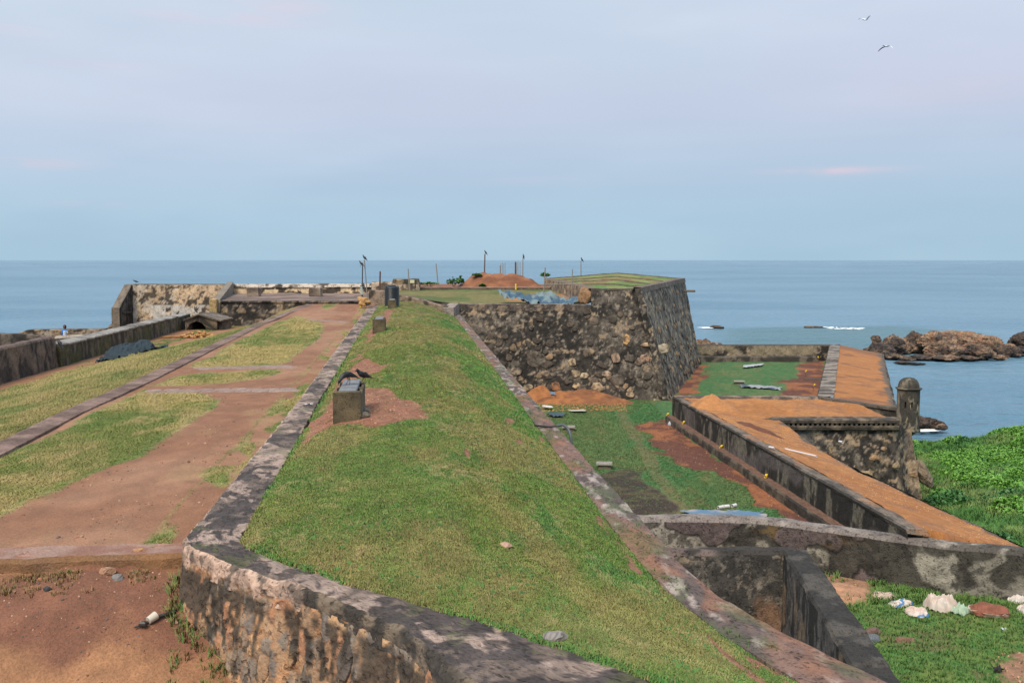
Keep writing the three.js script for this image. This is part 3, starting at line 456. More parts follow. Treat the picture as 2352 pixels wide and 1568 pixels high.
// ------------------------------------------------------------ far platform with cream parapet
const PLAT = -2.38;
{
  const D = 58.3, L = far(506, 690, D), Rr = far(842, 690, D);
  const plat = thing('gun_platform', 'raised stone gun platform at the far end of the path', 'platform');
  const bl = far(537, 672, 71.3), br = far(868, 672, 71.3);
  mesh('platform_face', loft([V3(L.x, D, 0), V3(lerp(L.x, Rr.x, .5), D, 0), V3(Rr.x + 1.5, D, 0)].map(p => [V3(p.x, D - .12, -4.4), V3(p.x, D - .03, PLAT - .10), V3(p.x, D - .10, PLAT - .10), V3(p.x, D - .10, PLAT), V3(p.x, D + .4, PLAT + .01)]), { cell: .09, amp: .05, sc: .5, col: (p, k) => k > 2 ? mix([.19, .14, .115], [.12, .10, .09], fbm(p.x * 2, p.y, p.z * 2, 3)) : darkPlaster(p, { bare: .5, light: .55 }) }), mStone, plat);
  mesh('platform_top', grid(110, 70, (a, b) => { const x = lerp(lerp(L.x, bl.x - .2, b), lerp(Rr.x + 1.5, br.x, b), a); return V3(x, lerp(D + .3, 71.6, b), PLAT + (fbm(x, b * 14, 2, 3) - .5) * .05); }, p => mul(mix([.165, .115, .095], [.29, .21, .175], sm(.4, .62, fbm(p.x * .9, p.z * .5, 3, 4))), .8 + .4 * fbm(p.x * 5, p.z * 3, 1, 2))), mStoneFine, plat);
  mesh('side_wall', loft([far(503, 712, 58.4), far(503, 712, 58.4)].map((_, i) => { const f = i, x = lerp(L.x, bl.x, f), d = lerp(D - .1, 71.2, f), h = lerp(-2.3, -1.55, Math.pow(f, .6)); return [V3(x - .45, d, -4.4), V3(x - .45, d, h), V3(x, d, h), V3(x, d, PLAT - .5)]; }), { cell: .14, amp: .05, sc: .4, caps: true, col: p => { const f = fbm(p.x, p.y, p.z, 3); return mix([.20, .17, .14], [.33, .28, .22], f); } }), mStone, plat);
  const patch = far(491, 679, 58.2); // limewashed pillar at the corner
  { const g = box(.42, 1.2, .5, 0, 0, 0, .05); wobble(g, .06, .3); tint(g, p => mul(mix([.62, .46, .22], [.42, .28, .13], sm(.5, .62, fbm(p.x * 4, p.y * 4, p.z * 4, 3))), .9)); g.translate(patch.x, EYE - 3.45, patch.z + .1); mesh('corner_pillar', g, mStone, plat); }
  const par = thing('cream_parapet', 'long cream plastered parapet with black stains against the sea, far left', 'wall');
  const x0 = far(303, 652, 71.5), x1 = far(536, 652, 71.5), top = -1.72;
  mesh('high_wall', loft([V3(x0.x, 71.5, top), V3((x0.x + x1.x) / 2, 71.5, top + .01), V3(x1.x, 71.5, top)].map(p => [V3(p.x, 71.35, -6.2), V3(p.x, 71.5, top - .04), V3(p.x, 71.55, top), V3(p.x, 72.1, top), V3(p.x, 72.2, -6)]), { cell: .10, amp: .05, sc: .5, col: (p, k) => k > 0 ? [.11, .09, .075] : p.y < EYE - 3.2 && fbm(p.x * 1.5, p.y * 1.5, 8, 4) > .52 ? [.58, .54, .48] : creamPlaster(p) }), mStone, par);
  const seg = [[536, 652], [640, 652], [760, 651], [853, 651]].map(([a, b]) => far(a, b, 71.5));
  mesh('low_wall', loft(seg.map(p => [V3(p.x, 71.42, PLAT - .2), V3(p.x, 71.45, (p.y - EYE) - .27), V3(p.x, 71.36, (p.y - EYE) - .25), V3(p.x, 71.4, (p.y - EYE) - .02), V3(p.x, 71.46, (p.y - EYE)), V3(p.x, 72.1, (p.y - EYE)), V3(p.x, 72.15, -5)]), { cell: .09, amp: .035, sc: .4, col: (p, k) => k > 3 ? [.10, .085, .07] : k > 1 ? mul(mix([.78, .70, .60], [.12, .10, .08], sm(.56, .62, fbm(p.x * 2.4, p.y * 3, 5, 4))), .9) : mix([.74, .58, .37], [.075, .06, .045], blot(p.x * 1.1, p.y * 2.2, 15, .56, .02)) }), mStone, par);
  // broken higher end
  const bw = thing('ruined_parapet', 'broken cream stone parapet stump behind the black water tank', 'wall');
  const hs = [[853, 648], [870, 647], [900, 647], [901, 641], [925, 641], [960, 640], [963, 652]].map(([a, b]) => far(a, b, 71));
  mesh('wall_face', loft(wallLine(hs, .9, -2.9, 1, .08), { cell: .09, amp: .07, sc: .35, caps: true, col: (p, k) => k > 1 ? [.14, .11, .08] : p.x > far(900, 0, 71).x && p.y > EYE - 1.75 ? mix([.32, .24, .15], [.07, .06, .045], sm(.45, .55, fbm(p.x * 2, p.y * 2, 4, 4))) : mul(mix([.58, .46, .35], [.16, .12, .09], sm(.52, .6, fbm(p.x * 2.2, p.y * 3, 7, 4))), .9) }), mStone, bw);
  // stepped end of the high wall
  const ret = thing('stepped_wall', 'dark sloping end wall at the left end of the cream parapet', 'wall');
  const xr = x0.x;
  mesh('wall_face', loft([[71.9, -1.74], [71.3, -1.76], [69.2, -3.15], [68.9, -3.3]].map(([d, h]) => [V3(xr + .02, d, -6.2), V3(xr + .02, d, h - .05), V3(xr - .03, d, h), V3(xr - .5, d, h), V3(xr - .55, d, -6.2)]), { cell: .10, amp: .04, sc: .4, caps: true, col: (p, k) => k === 0 ? streaky(p, [.035, .032, .028], [.13, .115, .1], .52, 2) : [.20, .165, .125] }), mStone, ret);
  const niche = far(302, 722, 69.4); { const g = box(.25, .12, 1.5, 0, 0, 0, .02); tint(g, [.05, .045, .04]); g.translate(xr + .1, EYE - 3.75, -70.2); mesh('ledge', g, mStone, ret); }
  for (const [px, lab] of [[583, 'square stone block on the platform, nearer the cream end wall'], [725, 'square stone block on the platform, nearer the poles']]) { const p = at(px, 680, PLAT); const g = box(.76, .62, .7, 0, 0, 0, .05); wobble(g, .06, .3); tint(g, v => mul(mix([.34, .27, .20], [.12, .09, .07], sm(.52, .62, fbm(v.x * 3 + px, v.y * 3, v.z * 3, 4))), .9 + .3 * v.y)); tint(g, v => mul(mix([.34, .27, .20], [.12, .09, .07], sm(.50, .60, fbm(v.x * 3 + px, v.y * 3, v.z * 3, 4))), 1)); g.translate(p.x, p.y - .03, p.z); single('stone_block', g, mStone, lab, 'block', 'blocks on the gun platform'); }
}
function wobble(g, amp, sc) { const p = g.attributes.position, v = new THREE.Vector3(); for (let i = 0; i < p.count; i++) { v.fromBufferAttribute(p, i); wob(v, amp, sc); p.setXYZ(i, v.x, v.y, v.z); } g.computeVertexNormals(); return g; }
// arched stone vent house
{
  const base = on(465, 757, GH, -3.8), D = -base.z, sc = D / FOC, w = 72 * sc, hgt = 25 * sc;
  const t = thing('vent_house', 'small gabled stone vent house with a dark arched opening', 'vent house', null, new THREE.Vector3(base.x, base.y - .05, base.z));
  const s = new THREE.Shape(); s.moveTo(-w / 2, 0); s.lineTo(-w / 2, hgt * .95); s.lineTo(-w * .05, hgt * 1.45); s.lineTo(w / 2, hgt * .9); s.lineTo(w / 2, 0); s.lineTo(w * .16, 0); s.absarc(-w * .14, 0, w * .30, 0, Math.PI, false); s.lineTo(-w / 2, 0);
  const fr = new THREE.ExtrudeGeometry(s, { depth: .3, bevelEnabled: false, curveSegments: 16 }); tint(fr, p => darkPlaster({ x: p.x + 9, y: p.y, z: p.z }, { k: 1.4 })); mesh('front_wall', fr, mStone, t);
  const sd = box(.25, hgt * .95, 1.9, w / 2 + .08, 0, -.9, .02); tint(sd, p => darkPlaster({ x: p.x + 3, y: p.y, z: p.z }, { k: 1.4 })); mesh('side_wall', sd, mStone, t);
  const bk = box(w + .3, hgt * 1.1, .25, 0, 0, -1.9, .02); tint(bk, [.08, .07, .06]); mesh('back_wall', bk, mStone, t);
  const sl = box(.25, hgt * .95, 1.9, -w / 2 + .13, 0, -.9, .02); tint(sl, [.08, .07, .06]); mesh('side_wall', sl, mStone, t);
  for (const k of [-1, 1]) { const x0 = -w * .05, x1 = k < 0 ? -w / 2 - .06 : w / 2 + .26, y0 = hgt * 1.47, y1 = k < 0 ? hgt * .93 : hgt * .88; const g = loft([[.42], [-2.05]].map(([z]) => [new THREE.Vector3(x0, y0 + .07, z), new THREE.Vector3(x1, y1 + .07, z), new THREE.Vector3(x1, y1, z), new THREE.Vector3(x0, y0, z)]), { cell: .1, amp: .02, sc: .3, caps: true, col: p => mul(mix([.12, .10, .085], [.26, .22, .18], sm(.4, .6, fbm(p.x * 2, p.y, p.z * 5, 3))), 1) }); mesh('roof_slope', g, mStoneFine, t); }
}

// ------------------------------------------------------------ bastion
const bastion = thing('bastion', 'tall battered bastion of blackened rubble masonry with grass on top', 'bastion');
const BAT = { fl: V3(-4.2, 58.2, -8.3), fr: V3(9.05, 56.3, -8.3), br: V3(14.75, 76.9, -8.3), tr: V3(7.45, 57.75, -1.64), tbr: V3(13.15, 76.1, -1.43) };
{
  const fdir = x => lerp(BAT.fl.z, BAT.fr.z, (x - BAT.fl.x) / (BAT.fr.x - BAT.fl.x));        // foot of the front face
  const front = (x, h) => new THREE.Vector3(x, EYE + h, fdir(x) - (h + 8.3) * .215);
  const wx = (s, h) => { const r = lerp(BAT.fr.x, BAT.tr.x, clamp((h + 8.3) / 6.66, 0, 1)); return lerp(-4.2, r, s); };
  const topAt = x => x < 4.62 ? -2.6 : lerp(-1.7, -1.64, (x - 4.62) / 2.8);
  const crust = (p) => { let c = darkPlaster(p, { bare: .56, light: .565 }); const right = sm(3.5, 6.5, p.x) * .8, up = sm(.46, .56, fbm(p.x * .8, p.y * .8, 14, 4)); c = mix(c, mul([.20, .17, .14], .7 + .6 * fbm(p.x * 6, p.y * 6, 3, 3)), right * up * .4); return c; };
  const wallGeo = (x0, x1, top) => { const nu = Math.round((x1 - x0) / .075), nv = Math.round((top + 8.3) / .075); return grid(nu, nv, (a, b) => { const h = lerp(-8.3, top, b), r = x1 > 7 ? lerp(9.05, 7.45, (h + 8.3) / 6.66) : x1, x = lerp(x0, r, a); return wob(front(x, h).add(new THREE.Vector3(0, 0, (b > .995 ? 0 : (fbm(x * 1.7, h * 1.7, 3, 3) - .5) * .16))), .02, .3); }, crust, p => [p.x, p.y]); };
  mesh('front_wall', wallGeo(-4.2, 4.62, -2.62), mStone, bastion);
  mesh('front_wall', wallGeo(4.62, 9.05, -1.66), mStone, bastion);
  // string course and coping of the lower front
  mesh('coping', loft([-4.2, 0, 4.6].map(x => { const p = front(x, -2.62), o = (dz, h) => new THREE.Vector3(x, EYE + h, p.z + dz); return [o(.02, -3.02), o(.09, -3.0), o(.09, -2.62), o(.05, -2.58), o(-.35, -2.58), o(-.4, -2.8)]; }), { cell: .08, amp: .03, sc: .4, col: (p, k) => k > 2 ? mul([.34, .31, .29], .6 + .7 * fbm(p.x * 2, p.z * 3, 2, 3)) : mix(darkPlaster(p, { light: .50 }), [.20, .155, .13], .3) }), mStone, bastion);
  mesh('coping', loft([4.62, 6, 7.46].map(x => { const h0 = topAt(x), p = front(x, h0), o = (dz, h) => new THREE.Vector3(x, EYE + h, p.z + dz); return [o(.0, h0 - .1), o(.05, h0), o(-.4, h0 + .01), o(-.5, h0 - .3)]; }), { cell: .08, amp: .03, sc: .4, col: p => mul([.27, .22, .185], .6 + .7 * fbm(p.x * 2, p.z * 3, 2, 3)) }), mStone, bastion);
  // exposed stones of the front
  const q = rng(99), W = 13.2, H = 5.2, place = (s, t, l) => { const h = -8.25 + t, x = -4.2 + s; return front(x, h).add(new THREE.Vector3(0, .2 * l, l + .03)); };
  const tones = [[.44, .30, .18], [.36, .26, .17], [.30, .21, .145], [.24, .18, .13], [.46, .34, .22], [.16, .125, .095], [.12, .10, .08]];
  const cl = cells(W, H, .58, .46, .9, q);
  for (const { c, poly } of cl) {
    const x = -4.2 + c[0]; if (x < -1.5 || x > wx(1, -8.25 + c[1]) - .35) continue;
    const lowBias = sm(5, 1.5, c[1]); if (q() > .26 + .20 * lowBias) continue;
    const dark = q() < .66, tn = dark ? tones[5 + (q() * 2 | 0)] : tones[(q() * 5) | 0], sz = rr(.5, .98, q), k = rr(.55, 1.0, q);
    mesh('stone', stoneGeo(poly, c, rr(.015, .045, q), place, q, p => { const f = fbm(p.x * 7, p.y * 7, p.z * 7, 3); return mix(mul(tn, k * (.55 + .9 * f)), [.05, .042, .034], sm(.56, .64, fbm(p.x * 5 + 9, p.y * 5, p.z * 5, 3)) * .8); }, sz), mStone, bastion);
  }
  // the large pale blocks one can pick out, by their place on the face
  const big = [[1440, 780, 16, 30, [.55, .33, .15]], [1486, 791, 28, 10, [.50, .34, .21]], [1393, 858, 24, 14, [.46, .34, .24]], [1343, 863, 22, 14, [.50, .40, .26]], [1315, 833, 18, 20, [.42, .32, .2]], [1325, 886, 22, 14, [.52, .37, .22]], [1253, 860, 24, 14, [.34, .25, .18]], [1283, 930, 0, 0], [1203, 928, 0, 0], [1185, 856, 32, 20, [.30, .24, .18]], [1277, 888, 22, 22, [.30, .14, .065]], [1337, 892, 22, 20, [.42, .36, .27]], [1371, 888, 30, 22, [.46, .34, .21]], [1418, 872, 38, 26, [.15, .12, .095]], [1446, 904, 22, 14, [.4, .3, .2]], [1505, 830, 24, 22, [.09, .07, .055]], [1525, 800, 30, 24, [.42, .36, .26]], [1372, 915, 26, 12, [.45, .34, .23]], [1500, 917, 26, 14, [.42, .31, .2]], [1213, 892, 26, 18, [.42, .34, .22]], [1415, 822, 22, 26, [.36, .25, .18]], [1480, 822, 24, 20, [.38, .24, .17]]].filter(b => b[2]);
  for (const [px, py, w, h, tn] of big) {
    const p0 = far(px, py, 57.2), x = p0.x, hh = p0.y - EYE, a = w / 40 * .55, b = h / 40 * .55, poly = [[-a, -b * .8], [-a * .2, -b], [a, -b * .7], [a * .9, b * .6], [a * .3, b], [-a * .9, b * .7]].map(([s, t]) => [x + 4.2 + s, hh + 8.25 + t]);
    mesh('stone', stoneGeo(poly, [x + 4.2, hh + 8.25], .055, place, q, p => { const f = fbm(p.x * 7, p.y * 7, p.z * 7, 3); return mix(mul(tn, .65 + .8 * f), [.05, .042, .035], sm(.54, .62, fbm(p.x * 6, p.y * 6, 2, 3)) * .85); }, .98), mStone, bastion);
  }
  // right face, battered, with streaks
  const L = BAT.fr.distanceTo(BAT.br), rt = (s, t) => BAT.fr.clone().lerp(BAT.br, s).lerp(BAT.tr.clone().lerp(BAT.tbr, s), t);
  const stripe = p => { const r = darkPlaster(p, { bare: .50, light: .56 }), s = streaky(p, [.058, .055, .048], [.29, .265, .215], .48, 1.4); return mix(mul(r, 1.7), s, .5); };
  mesh('side_wall', grid(300, 110, (s, t) => { const p = rt(s, t); return wob(p.add(new THREE.Vector3((fbm(p.x * 2 + p.z * 2, p.y * 1.2, 3, 3) - .5) * .16, 0, 0)), .02, .3); }, stripe, (p, s, t) => [s * L, t * 6.8]), mStone, bastion);
  const nrm = new THREE.Vector3(.95, .2, .27).normalize(), pl2 = (s, t, l) => rt(clamp(s / L, 0, 1), clamp(t / 6.8, 0, 1)).addScaledVector(nrm, l + .03);
  for (const { c, poly } of cells(L, 6.3, .62, .50, .85, q)) { const low = sm(6, 1, c[1]); if (q() > .10 + .32 * low) continue; const tn = tones[(q() * 7) | 0], k = rr(.6, .95, q); mesh('stone', stoneGeo(poly, c, rr(.02, .05, q), pl2, q, p => { const f = fbm(p.x * 7, p.y * 4, p.z * 7, 3); return mix(mul(tn, k * (.5 + .9 * f)), [.04, .036, .03], sm(.54, .62, fbm(p.x * 5 + 9, p.y * 2, p.z * 5, 3)) * .8); }, rr(.4, .85, q)), mStone, bastion); }
  // corner rib
  mesh('quoin', loft([0, 1].map(t => { const p = BAT.fr.clone().lerp(BAT.tr, t); return [p.clone().add(new THREE.Vector3(-.35, 0, .03)), p.clone().add(new THREE.Vector3(.03, 0, .08)), p.clone().add(new THREE.Vector3(.14, 0, -.35))]; }), { cell: .06, amp: .13, sc: .4, col: (p, k) => k ? stripe(p) : crust(p) }), mStone, bastion);
  // raised battery: turf with low ridges, rear edge, left flank wall
  const T = { fl: V3(4.7, 59.2, -1.68), fr: V3(7.3, 58.2, -1.66), br: V3(13.0, 76, -1.45), bm: V3(8.3, 78.2, -1.04), bl: V3(2.7, 76, -1.45) };
  const turf = (a, b) => { const f = T.fl.clone().lerp(T.fr, a), r = a < .5 ? T.bl.clone().lerp(T.bm, a * 2) : T.bm.clone().lerp(T.br, a * 2 - 1); const p = f.lerp(r, b); p.y += (fbm(p.x * .8, p.z * .4, 2, 2) - .5) * .05; return p; };
  mesh('turf', grid(90, 160, turf, (p, a, b) => { const c = fbm(p.x * .8, p.z * .35, 4, 4); let k = mix([.14, .25, .055], [.26, .30, .09], sm(.4, .6, c)); k = mix(k, [.28, .13, .07], sm(.62, .66, fbm(p.x, p.z * .5, 9, 3) + .1 * sm(.08, .02, b)) * .7); return mul(k, .8 + .4 * fbm(p.x * 4, p.z * 3, 1, 2)); }), mTurf, bastion);
  for (const [b0, b1, w] of [[.30, .10, .24], [.58, .33, .26], [.80, .60, .3], [1.0, .985, .4]]) {
    const st = []; for (let i = 0; i <= 14; i++) { const a = i / 14, p = turf(a, lerp(b0, b1, a)), hgt = .07; st.push([p.clone().add(new THREE.Vector3(0, -.1, w)), p.clone().add(new THREE.Vector3(0, hgt * .8, w * .6)), p.clone().add(new THREE.Vector3(0, hgt, 0)), p.clone().add(new THREE.Vector3(0, hgt * .7, -w)), p.clone().add(new THREE.Vector3(0, -.2, -w * 1.2))]); }
    mesh('ridge', loft(st, { cell: .14, amp: .05, sc: .4, col: p => mul(mix([.075, .058, .045], [.17, .13, .095], fbm(p.x * 2, p.y * 2, p.z * 2, 3)), 1) }), mStone, bastion);
  }
  mesh('edge_coping', loft([0, .35, .7, 1].map(s => { const p = BAT.tr.clone().lerp(BAT.tbr, s); return [p.clone().add(new THREE.Vector3(.1, -.25, .02)), p.clone().add(new THREE.Vector3(.04, .05, 0)), p.clone().add(new THREE.Vector3(-.4, .07, 0)), p.clone().add(new THREE.Vector3(-.5, -.2, 0))]; }), { cell: .1, amp: .05, sc: .4, col: p => mix([.10, .085, .07], [.24, .20, .165], fbm(p.x * 2, p.y * 2, p.z * 2, 3)) }), mStone, bastion);
  mesh('flank_wall', loft([0, .3, .6, 1].map(s => { const x = lerp(4.62, 2.65, s), d = lerp(58.6, 76, s), h = lerp(-1.66, -1.42, s) + (s > .2 && s < .9 ? .05 : 0); return [V3(x - .35, d, -2.9), V3(x - .12, d, h - .05), V3(x, d, h), V3(x + .5, d, h), V3(x + .6, d, h - .4)]; }), { cell: .10, amp: .09, sc: .4, col: (p, k) => k ? [.2, .155, .11] : mix(darkPlaster(p, { k: 1.3, light: .48, bare: .44 }), [.30, .22, .15], .35) }), mStone, bastion);
  { const p = far(1345, 680, 58.7); const g = boulder(1, 51, { sx: .45, sy: .55, sz: .5, detail: 3, amp: .25, facet: .7, col: v => mul(mix([.42, .22, .09], [.22, .15, .1], fbm(v.x * 3, v.y * 3, v.z * 3, 3)), 1) }); g.translate(p.x, p.y, p.z); mesh('buttress', g, mStone, bastion); }
  { const p = rt(.93, .86); const g = box(.9, .16, .28, .35, 0, 0, .03); tint(g, [.17, .13, .095]); g.translate(p.x, p.y, p.z); mesh('spout', g, mStone, bastion); }
  // lower terrace of the bastion: turf, kerb behind it, red soil
  const tg = (a, b) => { const xl = lerp(-8.0, -10, b), xr = lerp(4.6, 2.75, b), x = lerp(xl, xr, a), d0 = lerp(58.6, 59.6, sm(0, .35, a)), d = lerp(d0, 72, b); return V3(x, d, lerp(lerp(-1.98, -2.6, sm(0, .4, a)), -2.13, b) + (fbm(x * .6, d * .3, 5, 2) - .5) * .05); };
  mesh('terrace_turf', grid(150, 60, tg, (p, a, b) => { const c = fbm(p.x * .6, p.z * .35, 8, 4); let k = mix([.120, .160, .040], [.225, .200, .068], sm(.38, .6, c)); k = mix(k, [.46, .215, .085], sm(-.1, .3, 1 - Math.hypot((p.x - 2.6) / 2.6, (p.z + 64) / 4.5) + (c - .5) * .9) * .95); return mul(k, .82 + .36 * fbm(p.x * 4, p.z * 2, 2, 2)); }), mTurf, bastion);
  mesh('terrace_kerb', loft([-9.8, -5, 0, 2.75].map(x => [V3(x, 71.8, -2.35), V3(x, 71.85, -1.98), V3(x, 72.5, -1.95), V3(x, 72.6, -2.3)]), { cell: .1, amp: .05, sc: .3, col: (p, k) => k === 1 ? mul([.30, .21, .165], .6 + .7 * fbm(p.x * 2, 1, p.z * 2, 3)) : mix([.07, .055, .04], [.18, .13, .09], fbm(p.x * 3, p.y * 3, 1, 3)) }), mStone, bastion);
  mesh('soil_bed', grid(90, 40, (a, b) => { const x = lerp(-11, 3.2, a), d = lerp(72.3, 85, b); return V3(x, d, -2.03 + (fbm(x * .7, d * .5, 5, 3) - .5) * .25 - 2.2 * sm(.85, 1, b)); }, p => mul(mix([.36, .155, .075], [.25, .10, .055], fbm(p.x, p.z, 4, 4)), .9)), mSoil, bastion);
  const nw = thing('parapet_wall', 'low ruined parapet between the water tank and the bastion turf', 'wall');
  mesh('wall_face', loft(wallLine([V3(-8.35, 57.9, -1.72), V3(-7.3, 57.7, -1.78), V3(-6.6, 57.6, -2.0), V3(-5.4, 57.3, -2.2), V3(-4.3, 57.0, -2.52), V3(-3.75, 56.9, -2.62)], .55, -3.5, 1, .06), { cell: .07, amp: .06, sc: .3, caps: true, col: (p, k) => k > 1 ? mix([.14, .10, .08], [.3, .22, .18], sm(.5, .6, fbm(p.x * 3, p.y, p.z * 3, 3))) : mix([.30, .225, .165], [.08, .065, .05], sm(.45, .58, fbm(p.x * 1.6, p.y * 2, p.z * 1.6, 4))) }), mStone, nw);
  mesh('end_coping', loft([0, 1].map(s => { const x = lerp(-3.8, -3.3, 0), p = V3(lerp(-3.62, -3.45, s), lerp(56.6, 59.2, s), lerp(-2.72, -2.56, s)); return [p.clone().add(new THREE.Vector3(-.3, -1, 0)), p.clone().add(new THREE.Vector3(-.3, 0, 0)), p.clone().add(new THREE.Vector3(.3, .02, 0)), p.clone().add(new THREE.Vector3(.35, -1.2, 0))]; }), { cell: .1, amp: .05, sc: .3, caps: true, col: p => mul([.36, .30, .26], .6 + .6 * fbm(p.x * 3, p.y * 3, p.z * 3, 3)) }), mStone, nw);
}

// ------------------------------------------------------------ lower terrace lawn
const inX = d => 8.0 + (48.8 - d) * .0813;
const TER = -8, YARD = -8.25;
const terH = (x, d) => TER + (fbm(x * .5, d * .4, 3, 3) - .5) * .08;
const soilT = [
  [[1460, 978], [1530, 963], [1560, 985], [1640, 1040], [1710, 1085], [1790, 1130], [1870, 1180], [1980, 1235], [1830, 1215], [1790, 1185], [1740, 1160], [1690, 1110], [1640, 1085], [1580, 1082], [1548, 1062], [1522, 1032], [1490, 1012]],
  [[1790, 1180], [1800, 1150], [1870, 1180], [2050, 1260], [1900, 1260], [1820, 1215]],
  [[1830, 838], [1892, 822], [1892, 918], [1790, 920], [1812, 892], [1790, 878], [1830, 866]],
  [[1530, 925], [1606, 838], [1626, 838], [1612, 860], [1588, 915]],
  [[1590, 880], [1620, 850], [1630, 856], [1604, 890], [1592, 912], [1580, 912]],
  [[1500, 1040], [1545, 1040], [1540, 1052], [1505, 1055]],
].map(p => ground(p, TER));
const mulchT = [[[1362, 1088], [1440, 1076], [1482, 1082], [1470, 1097], [1532, 1142], [1568, 1166], [1530, 1215], [1430, 1215]]].map(p => ground(p, TER));
const trackT = [[1425, 950], [1452, 990], [1480, 1035], [1510, 1085], [1545, 1140], [1580, 1195]].map(([a, b]) => { const q = at(a, b, TER); return [q.x, -q.z]; });
{
  const ds = []; let d = 26.9; while (d < 84) { ds.push(d); d += Math.max(.07, d * d / 16000); } ds.push(84);
  structure('terrace_lawn', grid(360, ds.length - 1, (a, b, i, j) => { const d = ds[j], x = lerp(.2, d < 48.7 ? inX(d) - .1 : lerp(15.1, 25.6, (d - 48.7) / 30.4), a); return V3(x, d, terH(x, d)); }, p => {
    const x = p.x, d = -p.z, n = fbm(x * 1.6, d * .9, 41, 4) - .5, f = fbm(x * 7, d * 5, 44, 3); let c = terraceGreen(x, d);
    let tr = 9; for (let i = 1; i < trackT.length; i++) { const a = trackT[i - 1], b = trackT[i], k = clamp(((x - a[0]) * (b[0] - a[0]) + (d - a[1]) * (b[1] - a[1])) / ((b[0] - a[0]) ** 2 + (b[1] - a[1]) ** 2), 0, 1); tr = Math.min(tr, Math.hypot(x - lerp(a[0], b[0], k), d - lerp(a[1], b[1], k))); }
    c = mix(c, [.24, .175, .085], sm(.38, .1, tr + n * .5) * .7);
    const s = most(soilT, x, d) + n * 1.3; c = mix(c, mul(mix([.165, .062, .038], [.36, .135, .055], sm(.48, .62, fbm(x * .9 + 7, d * .7, 48, 4))), .7 + .6 * f), sm(-.05, .12, s));
    c = mix(c, mul(mix([.062, .042, .032], [.11, .085, .045], sm(.5, .62, fbm(x * 2.2, d * 3, 51, 4))), .75 + .5 * f), sm(-.1, .15, most(mulchT, x, d) + n * .5));
    return c;
  }), mTurf, 'green lawn of the lower terrace with bare earth beside the parapet');
}

// ------------------------------------------------------------ near parapet, flank and second parapet with their sand fill
const sandCol = p => { const a = fbm(p.x * .5, p.z * .5, 3, 4), b = fbm(p.x * 1.2 + p.z * .8, p.z * 3.5 - p.x * 2, 6, 4); let c = mix([.385, .155, .042], [.45, .198, .062], sm(.4, .6, a)); c = mix(c, [.27, .13, .066], blot(p.x * .9, p.z * .9, 6, .62, .05) * .6); c = mix(c, [.36, .16, .065], blot(p.x * 2.4, p.z * 2.4, 14, .54, .06) * .5); return mul(c, .72 + .56 * fbm(p.x * 9, p.z * 9, 9, 3)); };
const outX = d => table([23, 25.8, 34.4, 43.9, 46], [13.7, 13.4, 12.35, 12.0, 11.9], d);
const sandH = (x, d) => { const l = inX(d) + .42, hOut = lerp(-7.5, -7.17, sm(38, 44.3, d)), near = lerp(-6.77, hOut, Math.pow(clamp((x - l) / (outX(d) - l), 0, 1.2), 1.1)), n = (fbm(x * 1.2, d * .8, 3, 3) - .5) * .11 + (fbm(x * 5, d * 5, 8, 2) - .5) * .04; if (d < 44.3) return near + n - .8 * sm(24.75, 24.45, d); const f = x < 12 ? near : -7.17 - .012 * (x - 12); return lerp(f, -6.77 - .018 * Math.max(0, x - 12), clamp((d - 44.3) / 4.4, 0, 1)) + n; };
const par1 = thing('terrace_parapet', 'long low parapet with streaked black inner face and orange sand top', 'parapet');
